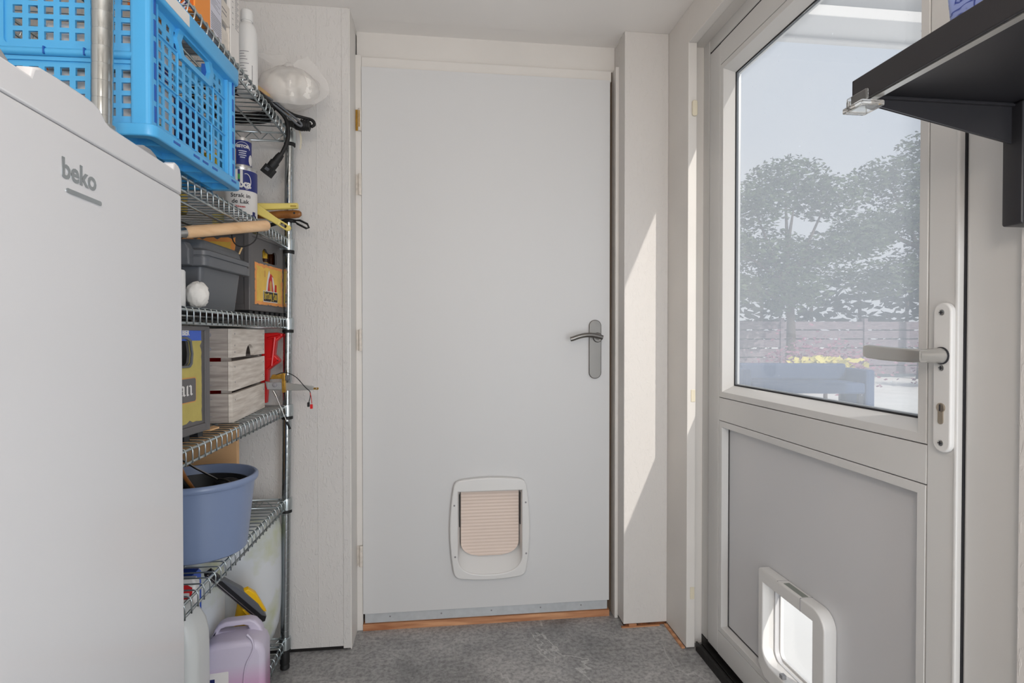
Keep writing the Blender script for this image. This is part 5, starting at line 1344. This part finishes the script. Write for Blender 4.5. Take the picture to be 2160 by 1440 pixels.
for i, (x, y, w, n_) in enumerate(((7.6, 10.4, 1.0, 'wide pink flowering shrub low in the window view'), (11.0, 10.6, .7, 'pink flowering shrub at the right of the window view'))):
    sb_ = thing('flowering_shrub', n_, 'shrub', (x, y, -.06), group='flowering shrubs'); f = MB(); rr = random.Random(20 + i)
    for _ in range(1800):
        p = V((rr.gauss(0, w * .5), rr.gauss(0, .3), abs(rr.gauss(.5, .25)))); u = V((rr.gauss(0, 1), rr.gauss(0, 1), rr.gauss(0, .3))).normalized(); v = u.orthogonal(); s = rr.uniform(.02, .06)
        f.poly([p - u * s, p + v * s * .5, p + u * s, p - v * s * .5])
    f.build('blossom', 'blossom', sb_, world=False)
    MB().tube([(0, 0, 0), (0, 0, .7)], .03, 6).build('stem', 'bark', sb_, world=False)
ysh = thing('yellow_shrub', 'small yellowish shrub in the middle of the window view', 'shrub', (6.0, 8.1, -.06)); f = MB(); rr = random.Random(31)
for _ in range(260):
    p = V((rr.gauss(0, .22), rr.gauss(0, .15), .55 + .25 * rr.random())); u = V((rr.gauss(0, 1), rr.gauss(0, 1), rr.gauss(0, .3))).normalized(); v = u.orthogonal(); s = rr.uniform(.04, .09)
    f.poly([p - u * s, p + v * s * .5, p + u * s, p - v * s * .5])
f.build('foliage', 'yleaf', ysh, world=False); MB().tube([(0, 0, 0), (0, 0, .6)], .03, 6).build('stem', 'bark', ysh, world=False)
bn = thing('garden_bench', 'blue grey upholstered garden bench low on the left of the window view', 'bench', (5.0, 7.3, -.06), R(-12))
box('seat', 'slate', -.75, .75, -.3, .3, .35, .5, bn, .03, world=False)
box('backrest', 'slate', -.75, .75, .22, .34, .5, .74, bn, .03, world=False)
box('armrest', 'slate', -.87, -.75, -.3, .34, .1, .68, bn, .03, world=False); box('armrest', 'slate', .75, .87, -.3, .34, .1, .68, bn, .03, world=False)
for x in (-.7, .7):
    for y in (-.25, .25): box('leg', 'black', x - .03, x + .03, y - .03, y + .03, 0, .36, bn, world=False)

# ================================================================== LIGHT
w = bpy.data.worlds.new('sky'); S.world = w; w.use_nodes = True
nt = w.node_tree; L = nt.links.new; N = nt.nodes.new
tc = N('ShaderNodeTexCoord'); sp = N('ShaderNodeSeparateXYZ'); L(tc.outputs['Generated'], sp.inputs[0])
r = N('ShaderNodeValToRGB'); e = r.color_ramp.elements
e[0].position = .0; e[0].color = (.86, .89, .93, 1); e[1].position = .75; e[1].color = (.60, .72, .90, 1)
L(sp.outputs['Z'], r.inputs['Fac'])
n = N('ShaderNodeTexNoise'); n.inputs['Scale'].default_value = 2.2; n.inputs['Detail'].default_value = 6; L(tc.outputs['Generated'], n.inputs['Vector'])
mr = N('ShaderNodeMapRange'); mr.inputs[1].default_value = .42; mr.inputs[2].default_value = .68; mr.inputs[4].default_value = .7; L(n.outputs['Fac'], mr.inputs[0])
mx = N('ShaderNodeMix'); mx.data_type = 'RGBA'; L(mr.outputs[0], mx.inputs[0]); L(r.outputs['Color'], mx.inputs[6]); mx.inputs[7].default_value = (.95, .96, .98, 1)
L(mx.outputs[2], nt.nodes['Background'].inputs['Color']); nt.nodes['Background'].inputs['Strength'].default_value = .72

sd = bpy.data.lights.new('sun', 'SUN'); sd.energy = 3.3; sd.angle = R(.6); sd.color = (1, .95, .88)
so = bpy.data.objects.new('sun', sd); COL.objects.link(so)
so.rotation_euler = V((-1, 3.5, -2.35)).to_track_quat('-Z', 'Y').to_euler()
so.location = (3, -6, 6)
def area(name, loc, target, sx, sy, power, col):
    d = bpy.data.lights.new(name, 'AREA'); d.shape = 'RECTANGLE'; d.size = sx; d.size_y = sy; d.energy = power; d.color = col
    o = bpy.data.objects.new(name, d); COL.objects.link(o); o.location = loc
    o.rotation_euler = (V(target) - V(loc)).to_track_quat('-Z', 'Y').to_euler(); return o
area('side_fill', (.84, -.60, .85), (-.55, 1.6, .75), .95, 1.5, 30, (.84, .92, 1))  # added cool fill; the right wall has no window here
area('rear_fill', (-.05, -1.05, .78), (-.05, 2, .70), 1.75, 1.5, 6, (.90, .95, 1))  # added weak fill in front of the closed rear wall
ld_ = bpy.data.lights.new('warm_fill', 'POINT'); ld_.energy = 22; ld_.color = (1, .89, .79); ld_.shadow_soft_size = .16  # added unseen warm source to lift the ceiling and upper walls
lo_ = bpy.data.objects.new('warm_fill', ld_); COL.objects.link(lo_); lo_.location = (-.05, -.42, 1.60)

# ================================================================== CAMERA
cd = bpy.data.cameras.new('camera'); cd.sensor_width = 36; cd.lens = 1160 / 2160 * 36; cd.clip_start = .02
co = bpy.data.objects.new('camera', cd); COL.objects.link(co)
co.location = (0, 0, 1.10); co.rotation_euler = (R(90 - .71), 0, R(-6.82))
S.camera = co
S.view_settings.view_transform = 'Standard'; S.view_settings.look = 'None'; S.view_settings.exposure = 0; S.view_settings.gamma = 1
S.view_settings.use_curve_mapping = False
